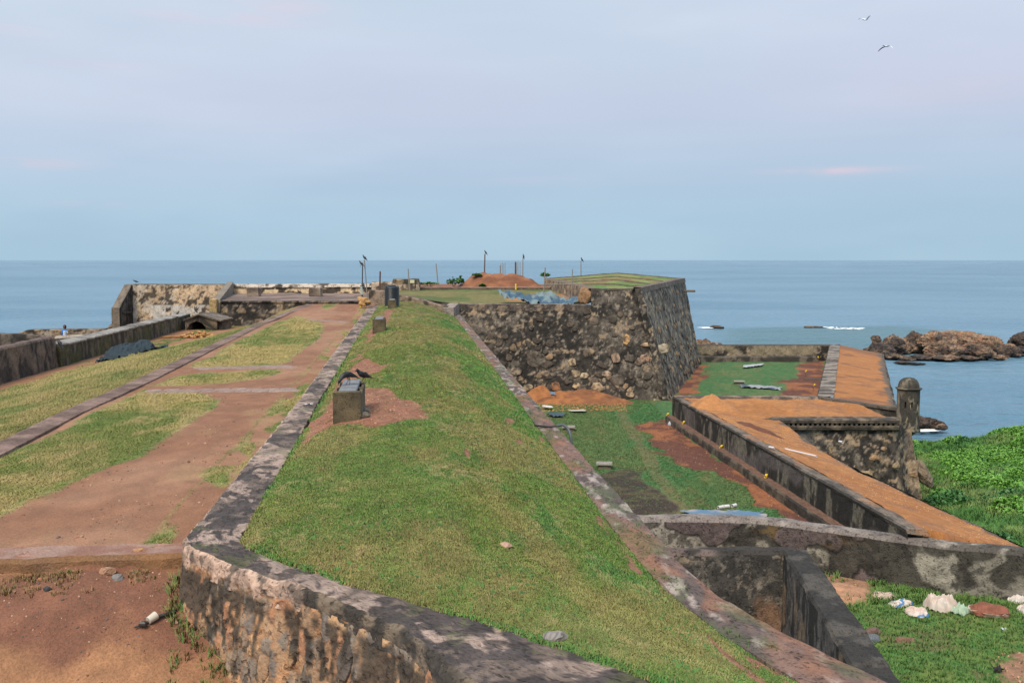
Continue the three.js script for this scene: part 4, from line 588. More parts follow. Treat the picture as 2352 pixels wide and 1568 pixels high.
{
  const ds = [24.6, 28, 34, 40, 44, 48.8];
  const face = (p) => { const c = streaky(p, [.022, .020, .018], [.165, .150, .118], .52, 1.7); return mix(c, [.155, .135, .135], sm(.55, .64, fbm(p.x * .9, p.y * .8, p.z * .35 + 7, 3) + .06 * sm(40, 30, -p.z)) * .65); };
  mesh('wall_face', loft(ds.map(d => [V3(inX(d) - .06, d, -7.7), V3(inX(d), d, -6.86)]), { cell: .07, amp: .025, sc: .4, col: face }), mStone, par1);
  mesh('coping', loft(ds.map(d => { const x = inX(d); return [V3(x - .01, d, -6.87), V3(x - .03, d, -6.78), V3(x + .04, d, -6.74), V3(x + .50, d, -6.78), V3(x + .55, d, -6.95)]; }), { cell: .07, amp: .025, sc: .3, caps: true, col: (p, k) => { const a = fbm(p.x * 3, p.y * 2, p.z * 1.3, 4); return k < 2 ? mix([.04, .036, .03], [.13, .115, .095], sm(.5, .62, a)) : mix(mix([.10, .085, .07], [.22, .175, .135], sm(.4, .6, a)), [.40, .20, .10], sm(.52, .6, fbm(p.x * 2, 4, p.z * .8, 3)) * .6); } }), mStone, par1);
  mesh('step', loft([25.7, ...ds.slice(1)].map(d => { const x = inX(d); return [V3(x - .42, d, -8.15), V3(x - .40, d, -7.74), V3(x - .36, d, -7.68), V3(x - .04, d, -7.66)]; }), { cell: .08, amp: .035, sc: .3, col: (p, k) => k === 2 ? mix([.24, .12, .075], [.12, .08, .06], fbm(p.x * 2, p.y, p.z * 1.5, 3)) : mix([.05, .043, .035], [.14, .115, .085], sm(.5, .6, fbm(p.x * 2, p.y * 3, p.z * 2, 4))) }), mStone, par1);
  { const g = loft([0, 1].map(s => { const d = 48.85, x = lerp(8.0 - .06, 9.4, s); return [V3(x, d, -8.2), V3(x, d, -6.8), V3(x, d + .4, -6.76)]; }), { cell: .08, amp: .02, sc: .3, col: p => streaky(p) }); mesh('end_face', g, mStone, par1); }
  mesh('sand_bed', grid(56, 300, (a, b) => { const d = lerp(24.4, 44.32, b), x = lerp(inX(d) + .42, outX(d), a); return V3(x, d, sandH(x, d)); }, p => { const e = sm(.0, .28, outX(-p.z) - p.x + (fbm(p.x * 2, p.z * 1.2, 7, 4) - .5) * .9), e2 = -p.z > 43.6 ? 1 : e; return mix([.115, .085, .065], sandCol(p), e2); }), mSand, par1);
  mesh('outer_face', loft([24.4, 30, 37, 44.2].map(d => [V3(outX(d) - .03, d, -7.47), V3(outX(d) + .10, d, -7.6), V3(outX(d) + .5, d, -11.5)]), { cell: .2, amp: .05, sc: .4, col: p => darkPlaster(p) }), mStone, par1);
}
const flank = thing('flank_wall', 'blackened flank wall with a row of small square drain holes below the turret', 'wall');
{
  mesh('sand_bed', grid(110, 60, (a, b) => { const d = lerp(44.3, 48.75, b), x = lerp(inX(d) + .42, lerp(17.3, 16.6, b), a); return V3(x, d, sandH(x, d)); }, p => mix([.13, .10, .07], sandCol(p), p.x < 12 ? 1 : sm(0, .2, -p.z - 44.45 + (fbm(p.x * 1.5, p.z, 3, 3) - .5) * .5))), mSand, flank);
  mesh('rear_coping', loft([8.0, 11, 15.2].map(x => [V3(x, 48.5, -6.85), V3(x, 48.55, -6.72), V3(x, 49.0, -6.70), V3(x, 49.05, -8.2)]), { cell: .08, amp: .04, sc: .3, col: (p, k) => k < 2 ? mul(mix([.11, .09, .075], [.30, .22, .16], sm(.45, .6, fbm(p.x * 2, p.y, p.z * 2, 4))), 1) : [.1, .085, .07] }), mStone, flank);
  const faceC = p => { let c = darkPlaster(p, { k: 1.15, bare: .50, light: .55 }); if (p.x < 14.2) c = mix(c, mul([.20, .19, .175], .6 + .6 * fbm(p.x * 3, p.y * 3, 2, 3)), sm(.42, .52, fbm(p.x, p.y * 1.4, 3, 3)) * sm(14.2, 13, p.x) * .8); const s = fbm(p.x * 2.4, p.y * .35, 9, 3); return mix(c, [.40, .29, .175], sm(.56, .64, s) * sm(15.5, 16.5, p.x) * .2); };
  mesh('wall_face', grid(110, 60, (a, b) => { const x = lerp(11.2, 18.35 + (1 - b) * .55, a), h = lerp(-12, -7.42, b), d = 44.52 - (1 - b) * .8 + .9 * sm(17.2, 18.3, x); return wob(V3(x, d - (fbm(x * 1.5, h * 1.5, 3, 4) - .5) * .34, h), .03, .3); }, faceC, p => [p.x, p.y]), mStone, flank);
  mesh('corner_face', grid(40, 60, (a, b) => { const h = lerp(-12, -7.42, b), x = 18.3 + (1 - b) * .6 + a * 1.4, d = 45.42 - (1 - b) * .8 + a * 4.5; return wob(V3(x, d, h), .06, .3); }, p => darkPlaster(p, { k: 1.2, bare: .50 }), p => [p.z, p.y]), mStone, flank);
  // drain course: lintel, sill and the little piers between the holes
  const dc = (p) => mix([.065, .055, .045], [.19, .15, .11], sm(.45, .62, fbm(p.x * 3, p.y * 4, p.z * 3, 4)));
  mesh('lintel', loft([11.3, 14, 17.4].map(x => [V3(x, 44.28, -7.31), V3(x, 44.2, -7.29), V3(x, 44.18, -7.17), V3(x, 44.3, -7.11), V3(x, 44.9, -7.10)]), { cell: .07, amp: .03, sc: .25, col: dc }), mStone, flank);
  mesh('sill', loft([11.3, 14, 17.4].map(x => [V3(x, 44.55, -7.42), V3(x, 44.25, -7.42), V3(x, 44.22, -7.47), V3(x, 44.26, -7.60), V3(x, 44.5, -7.68)]), { cell: .07, amp: .02, sc: .25, col: dc }), mStone, flank);
  const pg = box(.11, .12, .28, 0, 0, 0, .012); tint(pg, p => mul([.13, .105, .08], .8 + p.y * 2));
  for (let i = 0; i < 27; i++) { const o = mesh('pier', pg, mStone, flank); o.position.copy(V3(11.55 + i * .219, 44.39, -7.425)); }
  for (const [px, py, w, h, t, c] of [[2010, 1052, .5, .32, .2, [.42, .27, .15]], [1990, 1090, .75, .42, .3, [.44, .34, .2]], [2030, 1030, .3, .2, .12, [.4, .28, .17]], [2098, 1090, .4, .3, .16, [.40, .25, .14]], [2060, 1070, .4, .35, .15, [.36, .28, .17]]]) { const p = far(px, py, 44.0); const g = boulder(1, px, { sx: w / 2, sy: h / 2, sz: t * .6, detail: 4, amp: .4, facet: 1, col: v => mul(c, .35 + .8 * fbm(v.x * 5, v.y * 5, v.z * 5, 3)) }); g.translate(p.x, p.y, p.z); mesh('stone', g, mStone, flank); }
  const rb = far(2118, 1078, 46.5); { const g = boulder(1, 77, { sx: .34, sy: .7, sz: .5, detail: 6, amp: .4, facet: 1, col: v => mix([.34, .255, .17], [.17, .14, .11], fbm(v.x * 2, v.y * 2, v.z * 2, 4)) }); g.rotateZ(.5); g.translate(rb.x, rb.y - .2, rb.z); mesh('rock_foot', g, mRock, flank); }
}
const par2 = thing('terrace_parapet', 'far parapet with bright orange sand top leading to the domed turret', 'parapet');
{
  const a0 = V3(15.2, 48.7, -6.75), a1 = V3(25.5, 79.1, -6.75), b0 = far(2062, 940, 47.2), b1 = far(2027, 812, 77.6);
  b0.x = 18.35;
  mesh('sand_bed', grid(44, 200, (a, b) => { const l = a0.clone().lerp(a1, b), r = b0.clone().lerp(b1, b); l.x += .65; const p = l.lerp(r, a); p.y += (fbm(p.x * .9, p.z * .6, 3, 3) - .5) * .06; return p; }, (p, a, b) => { let c = mix(sandCol(p), [.43, .175, .050], .6); c = mix(c, [.20, .095, .05], Math.max(sm(.86, .92, b + (fbm(p.x, p.z, 3, 3) - .5) * .05) * .75, sm(.62, .72, fbm(p.x * .8 + p.z * .3, p.z * .9, 71, 4)) * .7)); const e = sm(.86, .97, a + (fbm(p.x * 1.5, p.z * .8, 5, 4) - .5) * .25); return mix(c, [.13, .10, .075], e); }), mSand, par2);
  mesh('coping', loft([0, .3, .7, 1].map(s => { const p = a0.clone().lerp(a1, s); return [p.clone().add(new THREE.Vector3(-.25, -1.3, 0)), p.clone().add(new THREE.Vector3(-.18, -.05, 0)), p.clone().add(new THREE.Vector3(-.12, .03, 0)), p.clone().add(new THREE.Vector3(.72, .04, -.1))]; }), { cell: .1, amp: .04, sc: .3, col: (p, k) => { const f = fbm(p.x * 1.2 + p.z * .3, p.y * 2, p.z * 2.2, 4); return k === 2 ? mix([.09, .078, .066], [.33, .28, .235], sm(.45, .6, f)) : mix([.045, .04, .033], [.15, .12, .09], sm(.5, .62, f)); } }), mStone, par2);
  const e0 = V3(15.05, 48.62, -6.72), e1 = b0.clone().add(new THREE.Vector3(.1, .05, .1));
  mesh('end_face', loft([0, .5, 1].map(s => { const p = e0.clone().lerp(e1, s), o = (y, z) => p.clone().add(new THREE.Vector3(0, y, z)); return [o(-1.6, .10), o(-.14, .02), o(-.11, .10), o(.02, .08), o(.04, -.4)]; }), { cell: .08, amp: .03, sc: .3, col: (p, k) => k > 0 ? mix([.06, .05, .042], [.17, .14, .11], fbm(p.x * 3, p.y * 3, p.z * 3, 3)) : mix(streaky(p, [.045, .04, .033], [.18, .15, .11], .5, 2), [.34, .26, .17], sm(.56, .62, fbm(p.x * 2, p.y * 2, p.z * 2, 4)) * .7) }), mStone, par2);
  mesh('outer_face', loft([0, .5, 1].map(s => { const p = b0.clone().lerp(b1, s); return [p.clone().add(new THREE.Vector3(-.02, .02, 0)), p.clone().add(new THREE.Vector3(.12, -.1, 0)), p.clone().add(new THREE.Vector3(.7, -5.5, 0))]; }), { cell: .25, amp: .06, sc: .4, col: p => darkPlaster(p) }), mStone, par2);
  const fw = thing('cross_wall', 'stained grey cross wall closing the far end of the lawn', 'wall');
  mesh('wall_face', loft([14.2, 18, 22, 25.7].map(x => [V3(x, 78.9, -8.3), V3(x, 79.1, -6.82), V3(x, 79.15, -6.76), V3(x, 79.8, -6.75), V3(x, 79.9, -12)]), { cell: .11, amp: .04, sc: .5, caps: true, col: (p, k) => k ? [.10, .085, .07] : mix(darkPlaster(p, { light: .5 }), [.30, .25, .165], sm(.43, .55, fbm(p.x * .8, p.y * 1.2, 4, 4)) * .75) }), mStone, fw);
  mesh('wall_step', loft([14.6, 19, 24].map(x => [V3(x, 77.9, -8.3), V3(x, 78, -7.66), V3(x, 78.05, -7.6), V3(x, 78.95, -7.6)]), { cell: .12, amp: .04, sc: .5, caps: true, col: p => mix([.045, .04, .034], [.15, .125, .1], sm(.5, .6, fbm(p.x * 2, p.y * 2, p.z, 4))) }), mStone, fw);
}
// ------------------------------------------------------------ domed sentry turret on the corner
{
  const D = 46.4, base = far(2085, 984, D), R = 25 / FOC * D;
  const t = thing('sentry_turret', 'round domed stone sentry turret perched on the parapet corner', 'turret', null, base);
  const col = p => { const a = fbm(p.x * 1.5 + 5, p.y * 1.2, p.z * 1.5, 4), s = fbm(p.x * 5, p.y * 1.1, p.z * 5, 4); let c = mix([.215, .19, .14], [.062, .056, .045], blot(p.x * 2 + 5, p.y * 1.0, p.z * 2, .47 - .03 * sm(1.3, 1.9, p.y), .03)); return mul(mix(c, [.30, .26, .185], blot(p.x * 3 + 9, p.y * 2, p.z * 3, .59, .015) * .8), .8 + .4 * fbm(p.x * 14, p.y * 14, p.z * 14, 2)); };
  const H = 1.86, slits = [-.62, -.02, .55, 1.3, 2.3, 3.2, 4.2];
  mesh('body', grid(220, 96, (a, b) => { const th = a * Math.PI * 2, y = b * H; let r = R + .012 * (fbm(Math.cos(th) * 3, y * 3, Math.sin(th) * 3, 3) - .5) * 2; for (const s of slits) { let dd = Math.abs(Math.atan2(Math.sin(th - s), Math.cos(th - s))) * R; if (dd < .036 && y > 1.02 && y < 1.30) r -= .17; } return new THREE.Vector3(Math.sin(th) * r, y, Math.cos(th) * r); }, col, (p, a, b) => [a * 3.2, b * H]), mStoneFine, t);
  const lathe = (pts, name) => { const g = new THREE.LatheGeometry(pts.map(p => new THREE.Vector2(...p)), 48); tint(g, col); const u = g.attributes.uv; for (let i = 0; i < u.count; i++) u.setXY(i, u.getX(i) * 3, u.getY(i) * 1); mesh(name, wobble(g, .012, .3), mStoneFine, t); };
  lathe([[R * .9, H], [R + .03, H], [R + .09, H + .045], [R + .09, H + .075], [R * .94, H + .09]], 'cornice');
  lathe([[R * .93, H + .07], [R * .93, H + .2], [R * .86, H + .34], [R * .70, H + .45], [R * .45, H + .53], [R * .2, H + .565], [0.001, H + .575]], 'dome');
  lathe([[R * .4, -.34], [R * .8, -.16], [R * 1.08, -.13], [R * 1.12, -.07], [R * 1.12, -.01], [R * .99, .03]], 'base_corbel');
}
// ------------------------------------------------------------ near walls round the stair pit
const greyPatch = (p, k = 1) => { // grey render with lost patches showing dark purple-brown stone
  const a = fbm(p.x * .55 * k, p.y * .7 * k, p.z * .55 * k, 3), b = fbm(p.x * 2.3 * k + 5, p.y * 2.3 * k, p.z * 2.3 * k, 4), c = fbm(p.x * 9, p.y * 9, p.z * 9, 3);
  let q = mix([.235, .215, .178], [.36, .33, .275], sm(.4, .6, b)); q = mix(q, [.042, .038, .031], blot(p.x * .8 * k + 3, p.y * .9 * k, p.z * .8 * k, .56, .03) * .9); q = mix(q, [.03, .027, .023], blot(p.x * 2.6, p.y * 2.6, p.z * 2.6, .58, .02) * .7);
  const m = a * .7 + fbm(p.x * 1.2 * k + 44, p.y * 1.2 * k, p.z * 1.2 * k, 3) * .3; q = mix(q, mul([.125, .095, .092], .7 + .6 * c), sm(.622, .634, m)); q = mix(q, [.020, .018, .016], sm(.012, .004, Math.abs(m - .625)) * .9);
  return mul(q, .78 + .44 * c);
};
{
  const A = thing('yard_wall', 'grey patched wall with rounded top closing the near yard', 'wall');
  const tp = [[1400, 1194], [1445, 1192], [1560, 1189], [1680, 1190], [1790, 1198], [1880, 1210], [2000, 1227], [2150, 1248], [2260, 1258], [2352, 1267], [2560, 1282]].map(([a, b]) => at(a, b, -7.0));
  mesh('wall_face', loft(wallLine(tp, .55, -10.3, 1, .12), { cell: .032, amp: .045, sc: .5, col: (p, k) => { const c = greyPatch(p); return k > 0 ? mix(c, mul([.26, .225, .205], .7 + .6 * fbm(p.x * 5, p.y * 5, p.z * 5, 3)), sm(13, 8, p.x) * .8) : mix(c, [.19, .12, .045], sm(.56, .64, fbm(p.x * .9, p.y * 1.4, 6, 4)) * sm(9.5, 7.5, p.x) * .7); } }), mStone, A);
  const B = thing('pit_wall', 'black weathered wall at the back of the stair pit', 'wall');
  const bp = [[1505, 1266], [1600, 1268], [1700, 1266], [1830, 1266]].map(([a, b]) => at(a, b, -7.3));
  const bc = p => { let c = darkPlaster(p, { k: 1.25, light: .57, bare: .60 }); c = mix(c, mul([.10, .095, .085], .7 + .6 * fbm(p.x * 4, p.y * 4, 3, 3)), .35); const o = far(1770, 1440, 24.3); c = mix(c, [.26, .15, .09], sm(.9, .4, Math.hypot((p.x - o.x) / .55, (p.y - o.y) / .8) + (fbm(p.x * 2, p.y * 2, 1, 4) - .5) * 1.1) * .8); return c; };
  mesh('wall_face', loft(wallLine(bp, .5, -13.4, 1, .10), { cell: .035, amp: .05, sc: .5, col: (p, k) => k > 0 ? mix([.045, .04, .035], [.16, .12, .105], sm(.5, .6, fbm(p.x * 1.2, p.y, p.z, 4))) : bc(p) }), mStone, B);
  const Cw = thing('pit_wall', 'dark sloped stair wall running towards the camera beside the yard', 'wall');
  const L0 = at(1800, 1266, -7.3), L1 = at(1990, 1568, -7.3), R0 = at(1858, 1266, -7.3), R1 = at(2098, 1568, -7.3);
  const st = []; for (const [f, dh] of [[-.02, 0], [.34, -.02], [.345, -.07], [.66, -.09], [.665, -.14], [.84, -.16], [.845, -.21], [1.25, -.24]]) { const l = L0.clone().lerp(L1, f), r = R0.clone().lerp(R1, f), y = l.y + dh; st.push([l.clone().setY(EYE - 13.4), l.clone().setY(y - .06), l.clone().lerp(r, .08).setY(y), r.clone().lerp(l, .08).setY(y), r.clone().setY(y - .06), r.clone().setY(EYE - 9)]); }
  mesh('wall_face', loft(st, { cell: .05, amp: .03, sc: .4, caps: true, col: (p, k) => k === 0 ? mix(streaky(p, [.025, .023, .02], [.14, .125, .115], .5, 2.2), [.33, .22, .13], sm(.60, .66, fbm(p.x, p.y * .9, p.z * 1.4, 4)) * .6) : mul(mix([.033, .031, .028], [.085, .078, .068], sm(.5, .66, fbm(p.x * 2, 3, p.z * 2, 4))), .8 + .5 * fbm(p.x * 14, p.y, p.z * 14, 2)) }), mStone, Cw);
  structure('pit_floor', grid(20, 20, (a, b) => V3(lerp(2.5, 7.6, a), lerp(14, 25.5, b), -13.2), p => mul([.16, .12, .08], .7 + .6 * fbm(p.x * 2, p.z * 2, 3, 3))), mSoil, 'earth floor of the stair pit');
}
const yardH = (x, d) => YARD + (fbm(x * .7, d * .7, 3, 3) - .5) * .12;
const yardBare = [[[2280, 1540], [2330, 1500], [2400, 1490], [2400, 1580], [2300, 1575]], [[1870, 1300], [1960, 1318], [2010, 1345], [1985, 1385], [1925, 1392], [1885, 1360]]].map(p => ground(p, YARD));
structure('yard_lawn', grid(240, 300, (a, b) => { const x = lerp(7.1, 17, a), d = lerp(12.5, 27, b); return V3(x, d, yardH(x, d)); }, p => { const x = p.x, d = -p.z, n = fbm(x * 2, d * 2, 5, 4) - .5, c = fbm(x * 8, d * 8, 6, 3); let k = mix([.085, .225, .045], [.175, .25, .055], sm(.4, .6, n + .5)); k = mix(k, [.20, .145, .07], sm(.58, .7, fbm(x * 1.3 + 9, d * 1.3, 7, 4)) * .7); k = mul(k, .75 + .5 * c); return mix(k, mul([.40, .22, .135], .7 + .6 * c), sm(-.05, .2, most(yardBare, x, d) + n * .8)); }), mTurf, 'bright green grass of the near yard');
structure('yard_strip', grid(60, 8, (a, b) => V3(lerp(2.6, 9.5, a), lerp(24.95, 27.2, b), -8.3), p => mul([.12, .10, .06], .7 + .6 * fbm(p.x * 2, p.z * 2, 2, 3))), mSoil, 'earth strip between the yard wall and the pit wall');

// ------------------------------------------------------------ shore slope outside the walls
const shoreH = (x, d) => { const hill = 1.7 * sm(25, 32, x) * sm(66, 57, d) * sm(38, 50, d); return -10.6 - 1.2 * sm(32, 58, d) - .7 * sm(24, 19, x) + hill + (fbm(x * .35, d * .35, 3, 3) - .5) * .8 - 3.4 * sm(61 + (fbm(x * .2, 1, 2, 2) - .5) * 4, 70, d); };
structure('shore_slope', grid(160, 200, (a, b) => { const d = lerp(20, 74, b), x = lerp(12.5, 48, a); return V3(x, d, shoreH(x, d) - (x < outX(Math.min(d, 44)) + 1 ? .3 : 0)); }, p => mul(mix([.055, .115, .022], [.095, .140, .035], fbm(p.x * .8, p.z * .8, 3, 4)), .8)), mTurf, 'green slope falling to the shore beyond the walls');

// ------------------------------------------------------------ rocks in the sea
const rockTone = (warm, seed) => v => { const a = fbm(v.x * .7 + seed, v.y * .9, v.z * .7, 4), b = fbm(v.x * 2.2 + v.y * 1.2, v.y * 3 + seed, v.z * 2.2, 4); let c = mix([.085, .070, .060], [.33, .225, .145], sm(.42, .62, a + (warm - .55) * .35)); c = mix(c, [.36, .16, .08], sm(.5, .66, b) * warm * .7); c = mix(c, [.022, .020, .020], blot(v.x * .8, v.y * 1.6, v.z * .8 + seed, .56, .10) * .6); return mul(c, .75 + .5 * fbm(v.x * 7, v.y * 7, v.z * 7, 2)); };
const wet = (g, y0) => { const p = g.attributes.position, c = g.attributes.color; for (let i = 0; i < p.count; i++) if (p.getY(i) < y0 + .22 + (fbm(p.getX(i), 2, p.getZ(i), 3) - .5) * .5) c.setXYZ(i, .028, .026, .022); return g; };
function islet(label, name, rocks, d) { const t = thing(name, label, 'rock'); for (const [px, py, w, h, warm, seed, dz = 0, tilt = 0] of rocks) { const dd = d + dz, k = dd / FOC, p = far(px, py, dd), g = boulder(1, seed, { sx: w * k / 2, sy: h * k / 2, sz: w * k * .42, detail: 16, amp: .42, facet: .8, crack: .15, col: rockTone(warm, seed * 3.1) }); g.rotateZ(tilt); g.translate(p.x, p.y, p.z); mesh('boulder', wet(g, .05), mRock, t); } return t; }
islet('large reddish brown rock islet rising from the sea at the right', 'rock_islet', [
  [2020, 806, 75, 50, .25, 1], [2060, 798, 80, 64, .3, 2, 2], [2105, 792, 66, 66, .35, 3, 3, .3], [2150, 790, 90, 62, .75, 4, 1], [2195, 786, 150, 48, .95, 5, 6], [2240, 790, 120, 52, 1, 6, 5, -.2], [2160, 806, 70, 46, .6, 7, -2], [2200, 808, 90, 40, .5, 8, -2], [2245, 808, 70, 44, .55, 9, -3], [2288, 800, 34, 56, .7, 10, -2, .15], [2270, 814, 44, 20, .5, 11, -4], [2320, 808, 60, 36, .3, 12], [2120, 822, 60, 16, .4, 13, -4], [2085, 824, 50, 14, .2, 14, -4], [2175, 823, 70, 14, .55, 15, -5], [2300, 821, 40, 12, .5, 16, -5], [2014, 779, 24, 18, .5, 17, 4], [2225, 822, 50, 12, .4, 18, -5], [2050, 818, 40, 20, .4, 19, -3]], 133);
islet('dark rock ridge at the right frame edge behind the islet', 'rock_islet', [[2345, 790, 70, 46, .15, 21], [2400, 782, 120, 54, .1, 22, 4], [2365, 810, 100, 26, .2, 23, -3]], 138);
islet('flat dark rock barely above the water in front of the islet', 'sea_rock', [[2075, 833, 40, 9, 0, 31], [2095, 835, 44, 8, 0, 32], [2112, 836, 30, 6, 0, 33]], 124);
islet('dark jagged rock in the water just right of the turret', 'sea_rock', [[2120, 972, 60, 34, .1, 41], [2145, 976, 50, 28, .15, 42], [2163, 980, 30, 18, .2, 43, -1], [2095, 976, 50, 32, .05, 44, 1]], 76);
islet('small lone rock awash right of the bastion', 'sea_rock', [[1647, 752, 34, 10, .4, 51], [1640, 753, 20, 7, .4, 52]], 190);
islet('low brown rock with white surf on its right', 'sea_rock', [[1870, 752, 44, 8, .5, 55], [1890, 754, 40, 5, .4, 56]], 190);
islet('reddish shore boulders beyond the cross wall beside the bastion', 'shore_rocks', [[1622, 790, 30, 24, .9, 61], [1645, 793, 34, 16, .7, 62], [1606, 789, 20, 22, .9, 63]], 96);
{
  const t = thing('shore_rocks', 'row of brown shore boulders behind the green scrub at the right', 'rock'); let s = 70;
  for (const [px, py, w, h, warm] of [[2165, 1026, 36, 16, .4], [2192, 1024, 34, 16, .6], [2210, 1018, 22, 22, .3], [2230, 1022, 26, 18, .4], [2256, 1020, 36, 22, .35], [2280, 1022, 40, 18, .45], [2130, 1028, 40, 12, .2], [2310, 1024, 40, 14, .4]]) { const d = 67, k = d / FOC, p = far(px, py + 4, d), g = boulder(1, ++s, { sx: w * k / 2, sy: h * k / 2, sz: w * k / 2, detail: 4, amp: .25, facet: .9, col: rockTone(warm, s) }); g.translate(p.x, p.y, p.z); mesh('boulder', g, mRock, t); }
}
// surf: raised lips of foam
{
  const f = thing('surf', 'white surf breaking beside the low rock', 'surf'), q = rng(3), m = solid(.82, .86, .88, { roughness: .9 });
  const parts = []; for (let i = 0; i < 46; i++) { const px = rr(1893, 1985, q), py = 752.5 + (px - 1893) * .03 + rr(-2, 2.4, q), p = at(px, py, -12.95), g = boulder(1, 200 + i, { sx: rr(.12, .6, q), sy: rr(.04, .10, q), sz: rr(.1, .35, q), detail: 1, amp: .5, col: () => [1, 1, 1] }); g.translate(p.x, p.y + .05, p.z); parts.push(g); }
  for (let i = 0; i < 14; i++) { const px = rr(1612, 1628, q), p = at(px, rr(752, 754, q), -12.95), g = boulder(1, 260 + i, { sx: rr(.3, 1.2, q), sy: .06, sz: .25, detail: 1, amp: .5, col: () => [1, 1, 1] }); g.translate(p.x, p.y + .05, p.z); parts.push(g); }
  for (let i = 0; i < 22; i++) { const px = rr(2095, 2160, q), p = at(px, 988 + rr(-2, 3, q), -12.95), g = boulder(1, 290 + i, { sx: rr(.1, .5, q), sy: .04, sz: rr(.05, .2, q), detail: 1, amp: .5, col: () => [1, 1, 1] }); g.translate(p.x, p.y + .03, p.z); parts.push(g); }
  mesh('foam', joined(parts), m, f).userData.kind = 'stuff';
}

// ------------------------------------------------------------ benches on the mound
function bench(px, py, label) {
  const p = on(px, py, MH, -2.4), t = thing('stone_bench', label, 'bench', 'benches along the mound', p.clone().add(new THREE.Vector3(0, -.04, 0))); t.rotation.y = AX;
  const c = (q, s) => { const a = fbm(q.x * 5 + s, q.y * 4, q.z * 5, 4), b = fbm(q.x * 22 + s, q.y * 18, q.z * 22, 3); let k = mix([.060, .048, .028], [.215, .165, .09], sm(.42, .62, a * .5 + b * .5)); return mix(k, [.045, .038, .026], sm(.5, .6, fbm(q.x * 4 + 9, q.y * 4, q.z * 4 + s, 4)) * .8); };
  const part = (n, w, h, d, y, z, s, f) => { const g = box(w, h, d, 0, y, z, .012); tint(g, f || (q => c(q, s))); return mesh(n, g, mConcrete, t); };
  part('end_panel', .42, .49, .13, 0, -.065, 1); part('support', .40, .46, .12, 0, -.75, 2); part('support', .40, .46, .12, 0, -1.42, 3); part('core', .26, .42, 1.22, 0, -.76, 4);
  const rail = box(.05, .44, 1.3, .185, 0, -.76, .01); tint(rail, q => c(q, 5)); mesh('rail', rail, mConcrete, t);
  part('seat', .27, .05, 1.40, .445, -.83, 6, q => mul([.21, .225, .245], .85 + .3 * fbm(q.x * 8, 1, q.z * 3, 3)));
  return t;
}
bench(797, 968, 'nearest weathered concrete bench, two crows on it');
bench(870, 764, 'middle concrete bench alone on the mound');
bench(900, 708, 'farthest concrete bench right in front of the water tank');

// ------------------------------------------------------------ water tank
{
  const p = on(899, 703, MH, -2.4), t = thing('water_tank', 'black ribbed plastic water tank on the mound', 'tank', null, p.clone().add(new THREE.Vector3(0, -.03, -.2)));
  const pts = [[0.001, 0], [.40, 0]]; for (let i = 0; i < 16; i++) { const y = .05 + i * .058; pts.push([.405, y], [.405, y + .018], [.388, y + .028], [.388, y + .048]); } pts.push([.40, .99], [.405, 1.02], [.38, 1.06], [.30, 1.10], [.22, 1.12]);
  const m = new THREE.MeshStandardMaterial({ color: new THREE.Color().setRGB(.017, .025, .032), roughness: .38 });
  mesh('body', new THREE.LatheGeometry(pts.map(q => new THREE.Vector2(...q)), 48), m, t);
  mesh('lid', new THREE.LatheGeometry([[.22, 1.10], [.225, 1.15], [.20, 1.17], [.001, 1.175]].map(q => new THREE.Vector2(...q)), 32), m, t);
  for (let i = 0; i < 8; i++) { const a = i / 8 * Math.PI * 2, g = box(.05, .05, .16, 0, 1.055, .31, .012); g.rotateX(-.0); g.rotateY(a); mesh('rib', g, m, t); }
}

